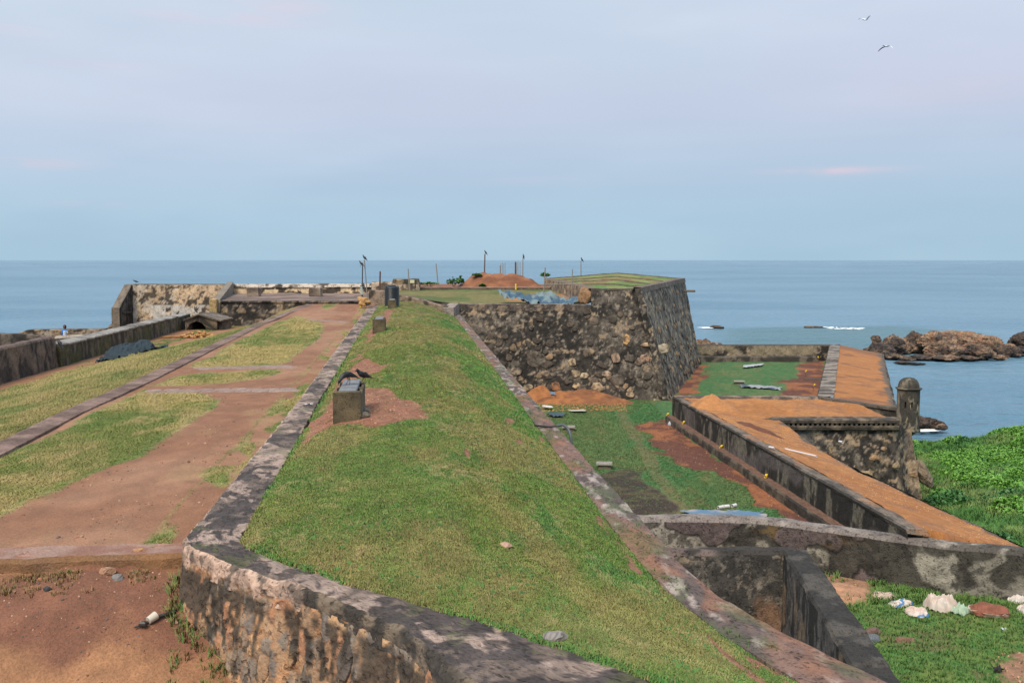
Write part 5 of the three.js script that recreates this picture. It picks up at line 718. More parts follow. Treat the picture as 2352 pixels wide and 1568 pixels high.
// ------------------------------------------------------------ crows
const mCrow = solid(.012, .012, .016, { roughness: .42 }), mCrowGrey = solid(.05, .046, .046, { roughness: .6 });
function crow(pos, yaw, pose, label, s = 1, pitch = 0) {
  const t = thing('crow', label, 'crow', 'crows about the rampart', pos); t.rotation.set(0, yaw, pitch, 'YXZ'); t.scale.setScalar(s * .78);
  const up = [[.262, .268, 0, .002, .002], [.21, .285, 0, .013, .010], [.175, .295, 0, .034, .028], [.13, .255, 0, .040, .036], [.06, .205, 0, .062, .058], [-.03, .172, 0, .060, .058], [-.11, .140, 0, .038, .036], [-.19, .112, 0, .012, .028], [-.29, .080, 0, .005, .034], [-.30, .077, 0, .001, .01]];
  const dn = [[.235, .004, 0, .002, .002], [.222, .055, 0, .012, .010], [.205, .088, 0, .033, .028], [.165, .145, 0, .038, .035], [.09, .205, 0, .060, .056], [-.01, .215, 0, .060, .058], [-.10, .185, 0, .038, .036], [-.19, .150, 0, .012, .028], [-.29, .112, 0, .005, .034], [-.30, .108, 0, .001, .01]];
  mesh('body', spine(pose === 'peck' ? dn : up, 40, 14), mCrow, t);
  const k = pose === 'peck' ? [[.10, .225], [.0, .23], [-.12, .19], [-.24, .135]] : [[.085, .235], [0, .20], [-.11, .15], [-.24, .095]];
  for (const z of [-1, 1]) { mesh('wing', spine([[k[0][0], k[0][1], z * .05, .012, .006], [k[1][0], k[1][1], z * .06, .05, .014], [k[2][0], k[2][1], z * .042, .032, .012], [k[3][0], k[3][1], z * .016, .006, .006]], 16, 10), mCrow, t);
    const foot = new THREE.Vector3(.012 + z * .03, .0, z * .03), g = joined([rod(new THREE.Vector3(-.01, .16, z * .026), new THREE.Vector3(-.03, .085, z * .028), .011, .006), rod(new THREE.Vector3(-.03, .085, z * .028), foot, .0045), rod(foot, foot.clone().add(new THREE.Vector3(.04, .002, .012 * z)), .004), rod(foot, foot.clone().add(new THREE.Vector3(.04, .002, -.012 * z)), .004), rod(foot, foot.clone().add(new THREE.Vector3(-.025, .002, 0)), .004)].map(q => tint(q, [1, 1, 1]))); mesh('leg', g, mCrow, t); }
  const hb = pose === 'peck' ? [.185, .118] : [.148, .272]; mesh('nape', spine([[hb[0] + .01, hb[1] + .0, 0, .02, .02], [hb[0] - .02, hb[1] + .0 + (pose === 'peck' ? .03 : -.02), 0, .041, .039], [hb[0] - .06, hb[1] + (pose === 'peck' ? .075 : -.055), 0, .05, .046], [hb[0] - .09, hb[1] + (pose === 'peck' ? .09 : -.07), 0, .03, .03]], 14, 12), mCrowGrey, t);
  return t;
}
{
  const b = on(797, 968, MH, -2.4), R = (x, z) => b.clone().add(new THREE.Vector3(x, .452, z).applyAxisAngle(new THREE.Vector3(0, 1, 0), AX));
  crow(R(-.03, -.80), Math.PI + .75, 'peck', 'crow pecking at the bench top with its head down', 1);
  crow(R(.19, -1.25).setY(b.y + .42), Math.PI + .95, 'stand', 'crow standing on the right edge of the bench looking back', 1);
}

// ------------------------------------------------------------ poles and stakes
const mRust = solid(.11, .05, .04), mPale = solid(.24, .22, .185), mDarkPole = solid(.05, .045, .05), mYellow = solid(.75, .52, .02, { roughness: .6 });
function pole(name, label, px0, py0, px1, py1, d, r, m, group) { const a = far(px0, py0, d), b = far(px1, py1, d); a.y -= .12; const t = thing(name, label, 'pole', group); const up = b.clone().sub(a).normalize(); mesh('shaft', rod(a, b, r, r * .85, 8), m, t); mesh('cap', rod(b.clone().addScaledVector(up, -.01), b.clone().addScaledVector(up, .03), r * 1.05, r * .7, 8), m, t); return b; }
const zb = (x, y) => [(850 + x / 5.227) / 1.0884, (600 + y / 5.227) / 1.0884], zc = (x, y) => [(1200 + x / 4.276) / 1.0884, (600 + y / 4.276) / 1.0884];
const dark1 = pole('pole', 'dark upright pole carrying a small sign box at the path end', ...zb(284, 838), ...zb(294, 305), 55.5, .035, mDarkPole);
const pale1 = pole('pole', 'pale pole leaning left beside the sign pole', ...zb(360, 815), ...zb(318, 272), 56.5, .035, mPale);
crow(pale1.clone().add(new THREE.Vector3(-.02, .02, 0)), Math.PI * .8, 'stand', 'crow on top of the leaning pale pole', 1.15, .3);
crow(pale1.clone().add(new THREE.Vector3(-.22, -.30, .02)), Math.PI * .9, 'stand', 'lower crow just left of the leaning pole top', 1.1, .35);
{ const p = far(...zb(280, 655), 55.4), t = thing('sign_box', 'small pale sign box fixed to the dark pole', 'sign'), g = box(.12, .50, .10, 0, -.25, 0, .01); g.rotateZ(.08); g.translate(p.x, p.y, p.z); mesh('box', g, solid(.33, .40, .38), t); const h = box(.16, .03, .14, 0, .25, 0, .008); h.translate(p.x, p.y, p.z); mesh('hood', h, mDarkPole, t); }
crow(far(...zb(296, 618), 55.2), 2.2, 'stand', 'crow clinging beside the sign box on the dark pole', 1.1, .5);
{ const p = far(...zb(268, 858), 54.5), q = far(...zb(268, 775), 54.5), t = thing('marker_post', 'short yellow marker post at the path end', 'post'); mesh('post', rod(p.setY(p.y - .06), q, .045, .045, 10), mYellow, t); mesh('cap', rod(q, q.clone().add(new THREE.Vector3(0, .04, 0)), .05, .03, 10), mYellow, t); }
{ const p = far(...zb(318, 842), 54.3), t = thing('husk_heap', 'little tan heap of husks at the foot of the poles', 'heap'); for (let i = 0; i < 7; i++) { const g = boulder(1, 700 + i, { sx: .2, sy: .16, sz: .16, detail: 2, amp: .3, col: () => mul([.46, .27, .11], rr(.7, 1.1)) }); g.translate(p.x + rr(-.25, .25), p.y + .05 + rr(0, .25), p.z + rr(-.2, .2)); mesh('husk', g, mPlain, t); } }
crow(far(...zb(345, 870), 54), 2.4, 'stand', 'crow standing on the coping at the path end', 1.2);
pole('pole', 'short rust red pole behind the water tank', ...zb(516, 652), ...zb(524, 413), 68, .06, mRust);
pole('pole', 'pale weathered stake rising from the ruined parapet', ...zb(908, 640), ...zb(889, 380), 70.4, .045, mPale);
pole('pole', 'pale crooked stake standing alone before the sea', ...zb(1285, 612), ...zb(1254, 312), 73, .045, mPale);
const crowPole1 = pole('pole', 'tall dark pole on the red soil mound, crow on top', ...zb(1887, 452), ...zb(1893, 185), 77, .05, mRust);
crow(crowPole1, 2.6, 'stand', 'crow on top of the tall dark pole on the soil mound', 1.1, .5);
[[215, 275, .035], [222, 255, .02], [238, 240, .02], [253, 255, .018], [268, 240, .02]].forEach(([x, y, r], i) => pole('stake', ['thick short stake, leftmost in the left stake cluster', 'thin stake just right of the thick short one', 'middle thin stake of the left cluster', 'fourth thin stake of the left cluster', 'rightmost thin stake of the left cluster'][i], ...zc(x, 372), ...zc(x, y), 77.5, r, mPale, 'stakes on the red soil mound'));
[[379, 235, .06, mRust], [390, 245, .02, mPale], [405, 235, .028, mPale], [428, 240, .022, mPale], [456, 192, .04, mPale]].forEach(([x, y, r, m], i) => pole('stake', ['thick rust brown stake of the right stake cluster', 'thin stake touching the rust brown one', 'third stake of the right cluster, pale', 'fourth stake of the right cluster, slender', 'tallest pale stake at the right of the stake clusters'][i], ...zc(x, 392), ...zc(x + (i === 4 ? 3 : 0), y), 77, r, m, 'stakes on the red soil mound'));
crow(far(...zc(459, 190), 77), 2, 'stand', 'tiny crow on the tallest pale stake', 1.1, .7);
const crowPole2 = pole('pole', 'pale pole behind the raised turf, crow on top', ...zc(1080, 400), ...zc(1080, 228), 77.5, .04, mPale);
crow(crowPole2, 2.8, 'stand', 'crow on the pole behind the raised turf', 1.1, .6);
{ const t = thing('goal_stand', 'grey frame of two poles and cross rails at the bastion edge', 'frame'), d = 60.5, seg = (n, a, b, r) => mesh(n, rod(far(...zc(...a), d), far(...zc(...b), d), r, r, 8), mPale, t); seg('post', [680, 580], [698, 293], .035); seg('post', [981, 615], [989, 310], .03); seg('rail', [676, 475], [1042, 470], .025); seg('rail', [730, 612], [1000, 606], .022); }
{ const p = far(...zc(383, 522), 71.6), q = far(...zc(383, 475), 71.6), t = thing('marker_post', 'tiny yellow marker post below the red soil mound', 'post'); mesh('post', rod(p.setY(p.y - .05), q, .055, .055, 8), mYellow, t); mesh('cap', rod(q, q.clone().add(new THREE.Vector3(0, .05, 0)), .055, .03, 8), mYellow, t); }
{ const a = far(...zb(912, 520), 69.5), b = far(...zb(970, 562), 69.5), t = thing('notice_board', 'pale yellow notice board before the ruined parapet', 'sign'), g = box(b.x - a.x, a.y - b.y, .05, (a.x + b.x) / 2, b.y, a.z, .008); mesh('board', g, solid(.56, .53, .34), t); for (const x of [937, 985]) { const q = far(...zb(x, 632), 69.6); mesh('post', rod(q, new THREE.Vector3(q.x, a.y, q.z), .04), mDarkPole, t); } }

// ------------------------------------------------------------ heaps of earth and sand
function heap(name, label, c, rx, rz, h, col, { flat = 0, seed = 1, m = mSoil, skew = 0, hf = null, rot = 0 } = {}) {
  return single(name, grid(64, 36, (a, b) => { const th = a * Math.PI * 2, k = 1 + (fbm(Math.cos(th) * 1.3 + seed, Math.sin(th) * 1.3, 4, 3) - .5) * .5, r = b; const ax = Math.cos(th) * r * rx * k, az = Math.sin(th) * r * rz * k, x = c.x + ax * Math.cos(rot) - az * Math.sin(rot) + skew * (1 - b), z = c.z + ax * Math.sin(rot) + az * Math.cos(rot); const f = flat ? sm(1, 1 - flat, r) : Math.pow(Math.max(0, 1 - r), .9) * .92 + .08 * (1 - r * r); return new THREE.Vector3(x, (hf ? EYE + hf(x, -z) : c.y) - .03 + h * f * (1 + (fbm(x * 1.2 + seed, z * 1.2, 3, 3) - .5) * .8) + (fbm(x * 4, z * 4, seed, 3) - .5) * .12 * (1 - r), z); }, p => col(p)), m, label, 'heap');
}
const redHeap = p => mul(mix([.33, .145, .070], [.21, .088, .048], sm(.4, .62, fbm(p.x * 1.2, p.y * 2, p.z * 1.2, 4))), .7 + .6 * fbm(p.x * 6, p.y * 6, p.z * 6, 3));
const sandHeap = p => mul(mix([.54, .25, .09], [.42, .19, .075], fbm(p.x * 1.5, p.y * 2, p.z * 1.5, 3)), .8 + .4 * fbm(p.x * 9, p.y * 9, p.z * 9, 3));
heap('soil_mound', 'broad red soil mound with stakes on top of the bastion', far(1150, 664, 77), 4.3, 2.8, 1.12, redHeap, { flat: .66, seed: 3 });
heap('sand_pile', 'conical pile of orange sand on the parapet corner', at(1642, 938, -6.85), 1.15, 1.0, .62, sandHeap, { seed: 5, m: mSand, skew: -.12, hf: sandH });
heap('earth_heap', 'long orange earth heap at the foot of the bastion', at(1335, 922, -8), 3.1, 1.7, .62, p => mul(mix([.38, .155, .055], [.24, .10, .045], sm(.42, .6, fbm(p.x * 1.6, p.y, p.z * 1.6, 4))), .6 + .8 * fbm(p.x * 7, p.y * 7, p.z * 7, 3)), { flat: .8, seed: 7 });
heap('earth_heap', 'steeper small earth heap against the bastion beside the coping', at(1240, 916, -8), 1.3, .9, .75, p => mul([.36, .15, .055], .6 + .8 * fbm(p.x * 4, p.y * 4, p.z * 4, 3)), { seed: 9 });
heap('soil_strip', 'dark brown strip of loose soil on the sand of the near parapet', at(1742, 985, -6.95), 1.75, .42, .13, p => mul([.150, .062, .038], .6 + .8 * fbm(p.x * 5, p.y * 5, p.z * 5, 3)), { flat: .8, seed: 11, hf: sandH, rot: 1.08 });
heap('rubble_heap', 'low pinkish rubble heap against the yard wall', at(1945, 1362, YARD), .75, .9, .28, p => mul([.46, .25, .15], .6 + .8 * fbm(p.x * 9, p.y * 9, p.z * 9, 3)), { seed: 13 });
heap('earth_heap', 'clods of orange earth on the tarp behind the yard wall', at(1690, 1190, -7.95), .75, .3, .16, p => mul([.36, .13, .06], .6 + .8 * fbm(p.x * 8, p.y * 8, p.z * 8, 3)), { seed: 15 });
{ const t = thing('husk_pile', 'pile of orange brown coconut husks near the vent house', 'heap'), c = on(452, 775, GH, -3.7), q = rng(44); for (let i = 0; i < 70; i++) { const a = q() * 6.28, r = Math.sqrt(q()) * .85, g = boulder(1, 800 + i % 9, { sx: rr(.08, .16, q), sy: .06, sz: .07, detail: 1, amp: .3, col: () => mul([[.52, .25, .07], [.40, .20, .08], [.22, .12, .06], [.58, .36, .15]][(q() * 4) | 0], .95) }); g.rotateY(q() * 6); g.rotateZ(q() - .5); g.translate(c.x + Math.cos(a) * r * 1.05 + .1, c.y + .03 + (1 - r) * .36 * q() + .0, c.z + Math.sin(a) * r * .7); mesh('husk', g, mPlain, t); } for (let i = 0; i < 22; i++) { const g = boulder(1, 820 + i, { sx: rr(.15, .35, q), sy: .03, sz: .05, detail: 1, amp: .3, col: () => [.36, .18, .07] }); g.rotateY(q()); g.translate(c.x - 1.5 + q() * 1.2, c.y + .03 + q() * .04, c.z - .3 + q() * .6); mesh('frond', g, mPlain, t); } }

// ------------------------------------------------------------ tarpaulins
function crumple(nu, nv, pos, amp, sc, seed, col, m = mCloth, turn) { return grid(nu, nv, (a, b) => { const p = pos(a, b), x = p.x / sc + seed, y = p.y / sc, z = p.z / sc; const r = 1 - Math.abs(fbm(x, y, z, 2) * 2 - 1) , s = 1 - Math.abs(fbm(x * 2.3 + 5, y * 2.3, z * 2.3, 2) * 2 - 1); p.y += (r - .7) * amp * 1.6 + (s - .7) * amp * .7; p.z += (fbm(x + 9, y, z, 2) - .5) * amp; return p; }, col, (p, a, b) => [a, b]); }
{
  const top = [[1143, 671], [1160, 670], [1178, 671], [1205, 680], [1232, 677], [1258, 670], [1282, 682], [1302, 690], [1322, 684], [1342, 677], [1358, 682]], bot = [[1148, 677], [1165, 680], [1185, 688], [1212, 696], [1238, 697], [1266, 713], [1286, 708], [1306, 702], [1326, 696], [1344, 694], [1358, 692]];
  const g = crumple(120, 24, (a, b) => { const f = a * 10, i = Math.min(9, Math.floor(f)), k = f - i, s = [0, 1].map(c => lerp(lerp(top[i][c], top[i + 1][c], k), lerp(bot[i][c], bot[i + 1][c], k), b)); return far(s[0], s[1], lerp(60.2, 58.75, b)); }, .30, .42, 4, p => { const f = fbm(p.x * 1.4, p.y * 2, p.z * 2, 3); return mix([.055, .11, .17], [.17, .235, .25], sm(.45, .62, f)); }, mCloth);
  single('blue_tarp', g, mCloth, 'crumpled blue tarpaulin draped over the bastion edge', 'tarp');
}
{ const c = on(290, 820, GH, -3.75); const g = crumple(130, 76, (a, b) => { const x = (a - .5) * 2.4, z = (b - .5) * 1.3, e = sm(1.05, .35, Math.hypot((a - .42) / .5, (b - .5) / .5)), tail = a > .8 ? .4 : 1, gx = c.x + x + .15, gz = c.z + z * (1 - .6 * sm(.7, 1, a)) - .35; return new THREE.Vector3(gx, EYE + GH(gx, -gz) + .03 + .40 * e * tail * (.7 + .6 * fbm(x * 1.5, z * 1.5, 3, 2)), gz); },   .15, .26, 8, p => mul([.022, .040, .055], .7 + .6 * fbm(p.x * 3, p.y * 3, p.z * 3, 2)), mCloth); single('dark_tarp', g, mCloth, 'heap of dark blue tarpaulin on the left lawn beside the wall', 'tarp'); }
const flatSheet = (name, label, pts, h, col, amp = .03, seed = 1, cat = 'tarp') => { const q = pts.map(([a, b]) => at(a, b, h)); return single(name, crumple(36, 20, (a, b) => q[0].clone().lerp(q[1], a).lerp(q[3].clone().lerp(q[2], a), b).add(new THREE.Vector3((fbm(b * 4, seed, 1, 2) - .5) * .4, .05, 0)), amp, .3, seed, col, mCloth), mCloth, label, cat); };
flatSheet('blue_tarp', 'flat blue grey tarpaulin behind the yard wall with earth on it', [[1568, 1174], [1752, 1177], [1755, 1194], [1585, 1194]], -7.97, p => mix([.10, .19, .29], [.30, .29, .29], sm(.45, .58, fbm(p.x * 2, 1, p.z * 2, 3))), .05, 3);
flatSheet('grey_tarp', 'long grey blue sheet on the far lawn behind the sand pile', [[1700, 884], [1796, 890], [1790, 896], [1702, 890]], -7.96, p => mix([.07, .10, .14], [.28, .30, .34], sm(.4, .6, fbm(p.x * 1.5, 1, p.z, 3))), .08, 5);
flatSheet('corrugated_sheet', 'pale bent sheet on the far lawn near the cross wall', [[1705, 840], [1752, 836], [1752, 840], [1708, 845]], -7.93, () => [.36, .39, .42], .05, 7, 'sheet');
flatSheet('blue_tarp', 'small blue rag beside the coping below the bastion', [[1258, 950], [1296, 952], [1292, 958], [1262, 957]], -7.95, () => [.05, .085, .12], .10, 9, 'rag');
flatSheet('paper_sheet', 'white sheet lying on the earth heap below the bastion', [[1245, 932], [1268, 935], [1266, 938], [1248, 936]], -7.85, () => [.62, .62, .62], .03, 11, 'litter');
flatSheet('board', 'pale flat board lying at the edge of the earth heap', [[1310, 943], [1345, 942], [1346, 946], [1312, 947]], -7.95, () => [.44, .43, .38], .02, 12, 'board');
flatSheet('blue_tarp', 'blue plastic scrap half buried in the earth heap', [[1422, 902], [1440, 906], [1438, 912], [1424, 908]], -7.6, () => [.12, .22, .30], .06, 13, 'rag').position.set(-4.0, 0, -.3);

// ------------------------------------------------------------ things on the terrace lawn
function pit(px, py, w, label) { const p = at(px, py, TER), t = thing('drain_box', label, 'drain box', 'concrete drain boxes on the lawn', p.clone().add(new THREE.Vector3(0, -.05, 0))); t.rotation.y = -.1; const a = box(w * .82, .20, w * .55, 0, 0, 0, .015); tint(a, q => mul([.22, .19, .14], .7 + .5 * fbm(q.x * 5, q.y * 5, q.z * 5, 3))); mesh('box', a, mConcrete, t); const b = box(w, .07, w * .8, 0, .20, 0, .012); tint(b, q => mul([.33, .31, .265], .8 + .4 * fbm(q.x * 5, q.y * 5, q.z * 5, 3))); mesh('lid', b, mConcrete, t); }
pit(1388, 1075, .62, 'concrete drain box beside the dark mulch patch'); pit(1306, 989, .62, 'concrete drain box on the lawn nearest the bastion heap'); pit(1698, 882, .7, 'small pale drain box on the far lawn');
const mGrey = solid(.03, .03, .03, { roughness: .5 });
function lamp(px, py, yaw, label, h = TER) { const p = at(px, py, h), t = thing('flood_lamp', label, 'lamp', 'yellow flood lamps along the parapet', p); t.rotation.y = yaw; t.scale.setScalar(.8); mesh('stake', rod(new THREE.Vector3(0, -.1, 0), new THREE.Vector3(.02, .42, 0), .018, .015), mGrey, t); const bk = joined([rod(new THREE.Vector3(.02, .42, 0), new THREE.Vector3(.06, .48, .07), .012), rod(new THREE.Vector3(.02, .42, 0), new THREE.Vector3(.06, .48, -.07), .012)].map(g => tint(g, [1, 1, 1]))); mesh('bracket', bk, mYellow, t); const g = new THREE.CylinderGeometry(.065, .045, .10, 12); g.rotateZ(-1.0); g.translate(.12, .52, 0); mesh('head', g, mYellow, t); const v = box(.07, .015, .11, .17, .57, 0, .005); v.rotateZ(0); mesh('visor', v, mYellow, t); }
lamp(1530, 970, .3, 'yellow flood lamp at the parapet corner beside the white sack'); lamp(1567, 990, .6, 'yellow flood lamp just right of the white sack'); lamp(1652, 1048, .2, 'yellow flood lamp midway along the parapet step'); lamp(1757, 1120, .9, 'yellow flood lamp at the wide part of the bare earth'); lamp(1903, 1200, 1.2, 'yellow flood lamp behind the yard wall');
lamp(1868, 828, .4, 'yellow flood lamp highest on the far bare earth'); lamp(1880, 832, 1.4, 'yellow flood lamp beside the highest one on the far lawn'); lamp(1850, 866, .8, 'yellow flood lamp above the dark plank on the far lawn'); lamp(1868, 899, .3, 'yellow flood lamp nearest the sand flank on the far lawn');
{ const a = at(1852, 872, TER), b = at(1888, 870, TER), g = box(b.x - a.x + .2, .12, .25, (a.x + b.x) / 2, a.y - .03, a.z, .01); single('plank', g, solid(.10, .09, .08), 'dark plank lying beside the far parapet coping', 'plank'); }
function pipe(px0, py0, px1, py1, h, r, label, name = 'pipe') { const a = at(px0, py0, h), b = at(px1, py1, h); a.y += r; b.y += r; const t = thing(name, label, 'pipe', 'white plastic pipes'), dir = b.clone().sub(a).normalize(); const g = new THREE.LatheGeometry([[r * .82, 0], [r, 0], [r, a.distanceTo(b)], [r * .82, a.distanceTo(b)], [r * .82, 0]].map(q => new THREE.Vector2(...q)), 14); g.applyQuaternion(new THREE.Quaternion().setFromUnitVectors(new THREE.Vector3(0, 1, 0), dir)); g.translate(a.x, a.y, a.z); mesh('tube', g, solid(.62, .60, .62, { roughness: .45 }), t); const c = new THREE.TorusGeometry(r, r * .12, 6, 14); c.applyQuaternion(new THREE.Quaternion().setFromUnitVectors(new THREE.Vector3(0, 0, 1), dir)); c.translate(b.x, b.y, b.z); mesh('rim', c, solid(.62, .60, .62, { roughness: .45 }), t); }
pipe(1650, 1170, 1661, 1168, TER, .06, 'leftmost short white pipe on the lawn'); pipe(1663, 1167.5, 1674, 1166.5, TER, .06, 'middle short white pipe touching the leftmost one'); pipe(1682, 1166, 1690, 1164, TER, .06, 'rightmost short white pipe on the lawn');
pipe(1804, 1033, 1876, 1050, -6.93, .035, 'long thin white pipe on the sand of the near parapet'); pipe(1928, 1016, 1936, 1018, -7.25, .045, 'short white pipe piece near the flank wall edge'); pipe(1767, 1029, 1779, 1031, -6.72, .04, 'short white pipe lying on the near parapet coping');
function sack(name, label, px, py, h, w, hh, dd, cols, seed, yaw = 0) { // slumped woven plastic with sharp creases and a ragged outline
  const p = at(px, py, h), rid = (x, z, k) => { const a = n3(x * 1.3 + seed, z * 1.3, k) - .5; return 1 - Math.abs(fbm(x + a * 1.4 + seed, z + a, k, 2) * 2 - 1); };
  const g = grid(72, 48, (a, b) => { const x = (a - .5) * 2, z = (b - .5) * 2, e = Math.max(Math.abs(x), Math.abs(z)), r = Math.hypot(x, z) || 1e-6, k = e / r, th = Math.atan2(z, x), o = 1 + (fbm(Math.cos(th) * 1.6 + seed, Math.sin(th) * 1.6, 3, 3) - .5) * 1.1, X = x * k * o, Z = z * k * o; const dome = Math.pow(Math.max(0, 1 - e * e), .45), y = dome * (.12 + .95 * fbm(X * 1.4 + seed, Z * 1.4, 5, 2)) + (rid(X * 1.9, Z * 1.9, 2) - .62) * .75 * (1 - e * .6) + (rid(X * 4.5, Z * 4.5, 7) - .6) * .34 * (1 - e * .5); return new THREE.Vector3(X * w * .42, Math.max(-.03, y * hh * .8), Z * dd * .42); }, u => { const s = fbm(u.x * 5 + seed, u.y * 5, u.z * 5, 3); return cols[2] && Math.abs(fbm(u.x * 2.2 + seed * 3, 1, u.z * 2.2, 2) - .5) < .03 ? cols[2] : mul(mix(cols[0], cols[1], sm(.45, .7, s)), .75 + .4 * fbm(u.x * 14, u.y * 14, u.z * 14 + seed, 2)); }, (u, a, b) => [a, b]);
  g.rotateY(yaw); g.translate(p.x, p.y, p.z); return single(name, g, mCloth, label, 'sack', 'discarded sacks by the yard wall'); }
sack('white_sack', 'pale blue white sack at the parapet corner beside a lamp', 1545, 977, TER, .44, .34, .4, [[.50, .55, .62], [.32, .38, .46]], 3);
const WH = [.62, .56, .51], PK = [.55, .43, .37], BL = [.07, .20, .42], GN = [.42, .56, .43];
sack('woven_sack', 'pinkish empty sack next to the rubble heap', 2024, 1372, YARD, .85, .22, .5, [PK, [.52, .40, .34]], 11); sack('woven_sack', 'flat white sack with blue stripes right of the pinkish one', 2068, 1388, YARD, .75, .16, .4, [WH, PK, BL], 13, .3); sack('woven_sack', 'torn white sack with blue edge lying nearest the camera', 2110, 1412, YARD, .62, .22, .5, [WH, PK, BL], 17); sack('woven_sack', 'large full pale sack against the yard wall', 2162, 1398, YARD, .98, .50, .6, [[.60, .53, .47], PK], 19); sack('woven_sack', 'pale green sack beside the large full one', 2206, 1408, YARD, .50, .36, .36, [GN, [.33, .45, .34]], 23); sack('woven_sack', 'white sack with blue print at the right frame edge', 2336, 1384, YARD, .42, .30, .3, [WH, [.62, .6, .58], BL], 29); sack('woven_sack', 'crumpled white sack low at the right frame edge', 2356, 1405, YARD, .4, .25, .4, [WH, PK, BL], 31);
{ const t = thing('soil_bag', 'open bag of red soil standing in the yard grass', 'sack'), p = at(2272, 1412, YARD); const g = new THREE.LatheGeometry([[.001, 0], [.33, 0], [.40, .05], [.38, .11], [.41, .14], [.36, .12]].map(q => new THREE.Vector2(...q)), 28); wobble(g, .10, .18); tint(g, q => q.y < .12 && fbm(q.x * 5, q.y, q.z * 5, 2) > .5 ? [.30, .13, .08] : [.50, .40, .34]); g.translate(p.x, p.y, p.z); mesh('bag', g, mCloth, t); const s = boulder(1, 6, { sx: .40, sy: .13, sz: .36, detail: 6, amp: .35, col: v => mul([.27, .10, .06], .6 + .8 * fbm(v.x * 12, v.y * 12, v.z * 12, 2)) }); s.translate(p.x, p.y + .12, p.z); mesh('soil', s, mSoil, t); }
const rock1 = (name, label, p, sx, sy, sz, c, seed, cat = 'stone') => { const g = boulder(1, seed, { sx, sy, sz, detail: 3, amp: .22, facet: .95, col: v => mul(c, .65 + .7 * fbm(v.x * 12, v.y * 12, v.z * 12, 3)) }); g.translate(p.x, p.y + sy * .35, p.z); return single(name, g, mStoneFine, label, cat); };
rock1('loose_stone', 'reddish brown stone in the yard grass behind the grey one', at(2003, 1456, YARD), .20, .12, .15, [.17, .105, .09], 401); rock1('loose_stone', 'blue grey stone beside the dark stair wall', at(2006, 1474, YARD), .18, .13, .13, [.13, .15, .17], 402); rock1('loose_stone', 'flat brown stone with an orange side in the yard grass', at(2078, 1474, YARD), .23, .10, .15, [.20, .12, .08], 403);
rock1('loose_stone', 'small pinkish stone on the mound turf', on(1161, 1257, MH), .065, .035, .05, [.44, .28, .20], 404); rock1('loose_stone', 'flat grey stone near the right coping', on(1276, 1466, MH), .09, .035, .07, [.26, .24, .22], 405);
[['orange angular stone on the kerb edge', 318, 1292, .07, [.42, .22, .11]], ['brown stone lying below the kerb edge', 244, 1304, .085, [.36, .20, .12]], ['tan stone half fallen from the kerb', 248, 1315, .07, [.40, .27, .18]], ['grey pointed stone on the dirt under the kerb', 270, 1330, .065, [.20, .19, .18]], ['small black stone on the dirt below the path', 107, 1355, .045, [.05, .05, .055]]].forEach(([l, px, py, r, c], i) => rock1('loose_stone', l, on(px, py, GH, -3.1), r, r * .6, r * .7, c, 420 + i));
rock1('loose_stone', 'upper grey block leaning on the right side of the nearest bench', on(838, 947, MH), .10, .06, .10, [.22, .19, .15], 440); rock1('loose_stone', 'lower grey block leaning on the right side of the nearest bench', on(835, 958, MH), .09, .07, .09, [.21, .18, .14], 441);
{ const p = on(709, 933, MH), g = crumple(14, 10, (a, b) => new THREE.Vector3(p.x + (a - .5) * .12, p.y + .03, p.z + (b - .5) * .10), .05, .06, 3, () => [.72, .72, .74]); single('paper_scrap', g, mCloth, 'crumpled white paper scrap left of the nearest bench', 'litter'); }
{ const p = at(2292, 1545, YARD), g = crumple(16, 12, (a, b) => new THREE.Vector3(p.x + (a - .5) * .2, p.y + .06, p.z + (b - .5) * .16), .12, .07, 5, () => [.02, .02, .022]); single('plastic_scrap', g, mCloth, 'black plastic scrap on the yard grass', 'litter'); }
{ const p = at(2306, 1448, YARD), g = crumple(10, 10, (a, b) => new THREE.Vector3(p.x + (a - .5) * .1, p.y + .04, p.z + (b - .5) * .1), .05, .05, 6, () => [.6, .63, .7]); single('paper_scrap', g, mCloth, 'small white scrap on the yard grass before the soil bag', 'litter'); }
// hose with a white coupling on the dirt, and the bent grey pipe over the right coping
{ const t = thing('drain_hose', 'black hose end with a white coupling on the dirt', 'hose'), a = on(308, 1448, GH, -3.5), b = on(340, 1436, GH, -3.5), c = on(358, 1425, GH, -3.5), d = on(400, 1412, GH, -3.4); for (const q of [a, b, c, d]) q.y += .03; mesh('hose', rod(a, b, .008, .016), mGrey, t); mesh('hose', rod(c, d, .018, .016), mGrey, t); const cg = rod(b.clone().add(new THREE.Vector3(0, .015, 0)), c.clone().add(new THREE.Vector3(0, .02, 0)), .033, .04, 14); mesh('coupling', cg, solid(.55, .51, .42), t); const wrap = box(.06, .05, .05, 0, 0, 0, .015); wrap.translate(a.x + .07, a.y, a.z - .02); mesh('wrap', wrap, mGrey, t); }
{ const pts = [UV(2.35, 18.6, -3.13), UV(2.62, 18.6, -3.16), UV(2.78, 18.55, -3.14), UV(2.88, 18.5, -3.12), UV(2.96, 18.4, -3.17), UV(3.0, 18.3, -3.3), UV(3.01, 18.25, -3.5)]; const t = thing('drain_pipe', 'grey pipe bending over the right coping', 'pipe'); mesh('tube', new THREE.TubeGeometry(new THREE.CatmullRomCurve3(pts.slice(2)), 30, .028, 10), solid(.07, .085, .095, { roughness: .5 }), t); mesh('hose', new THREE.TubeGeometry(new THREE.CatmullRomCurve3(pts.slice(0, 3)), 16, .022, 8), mGrey, t); }

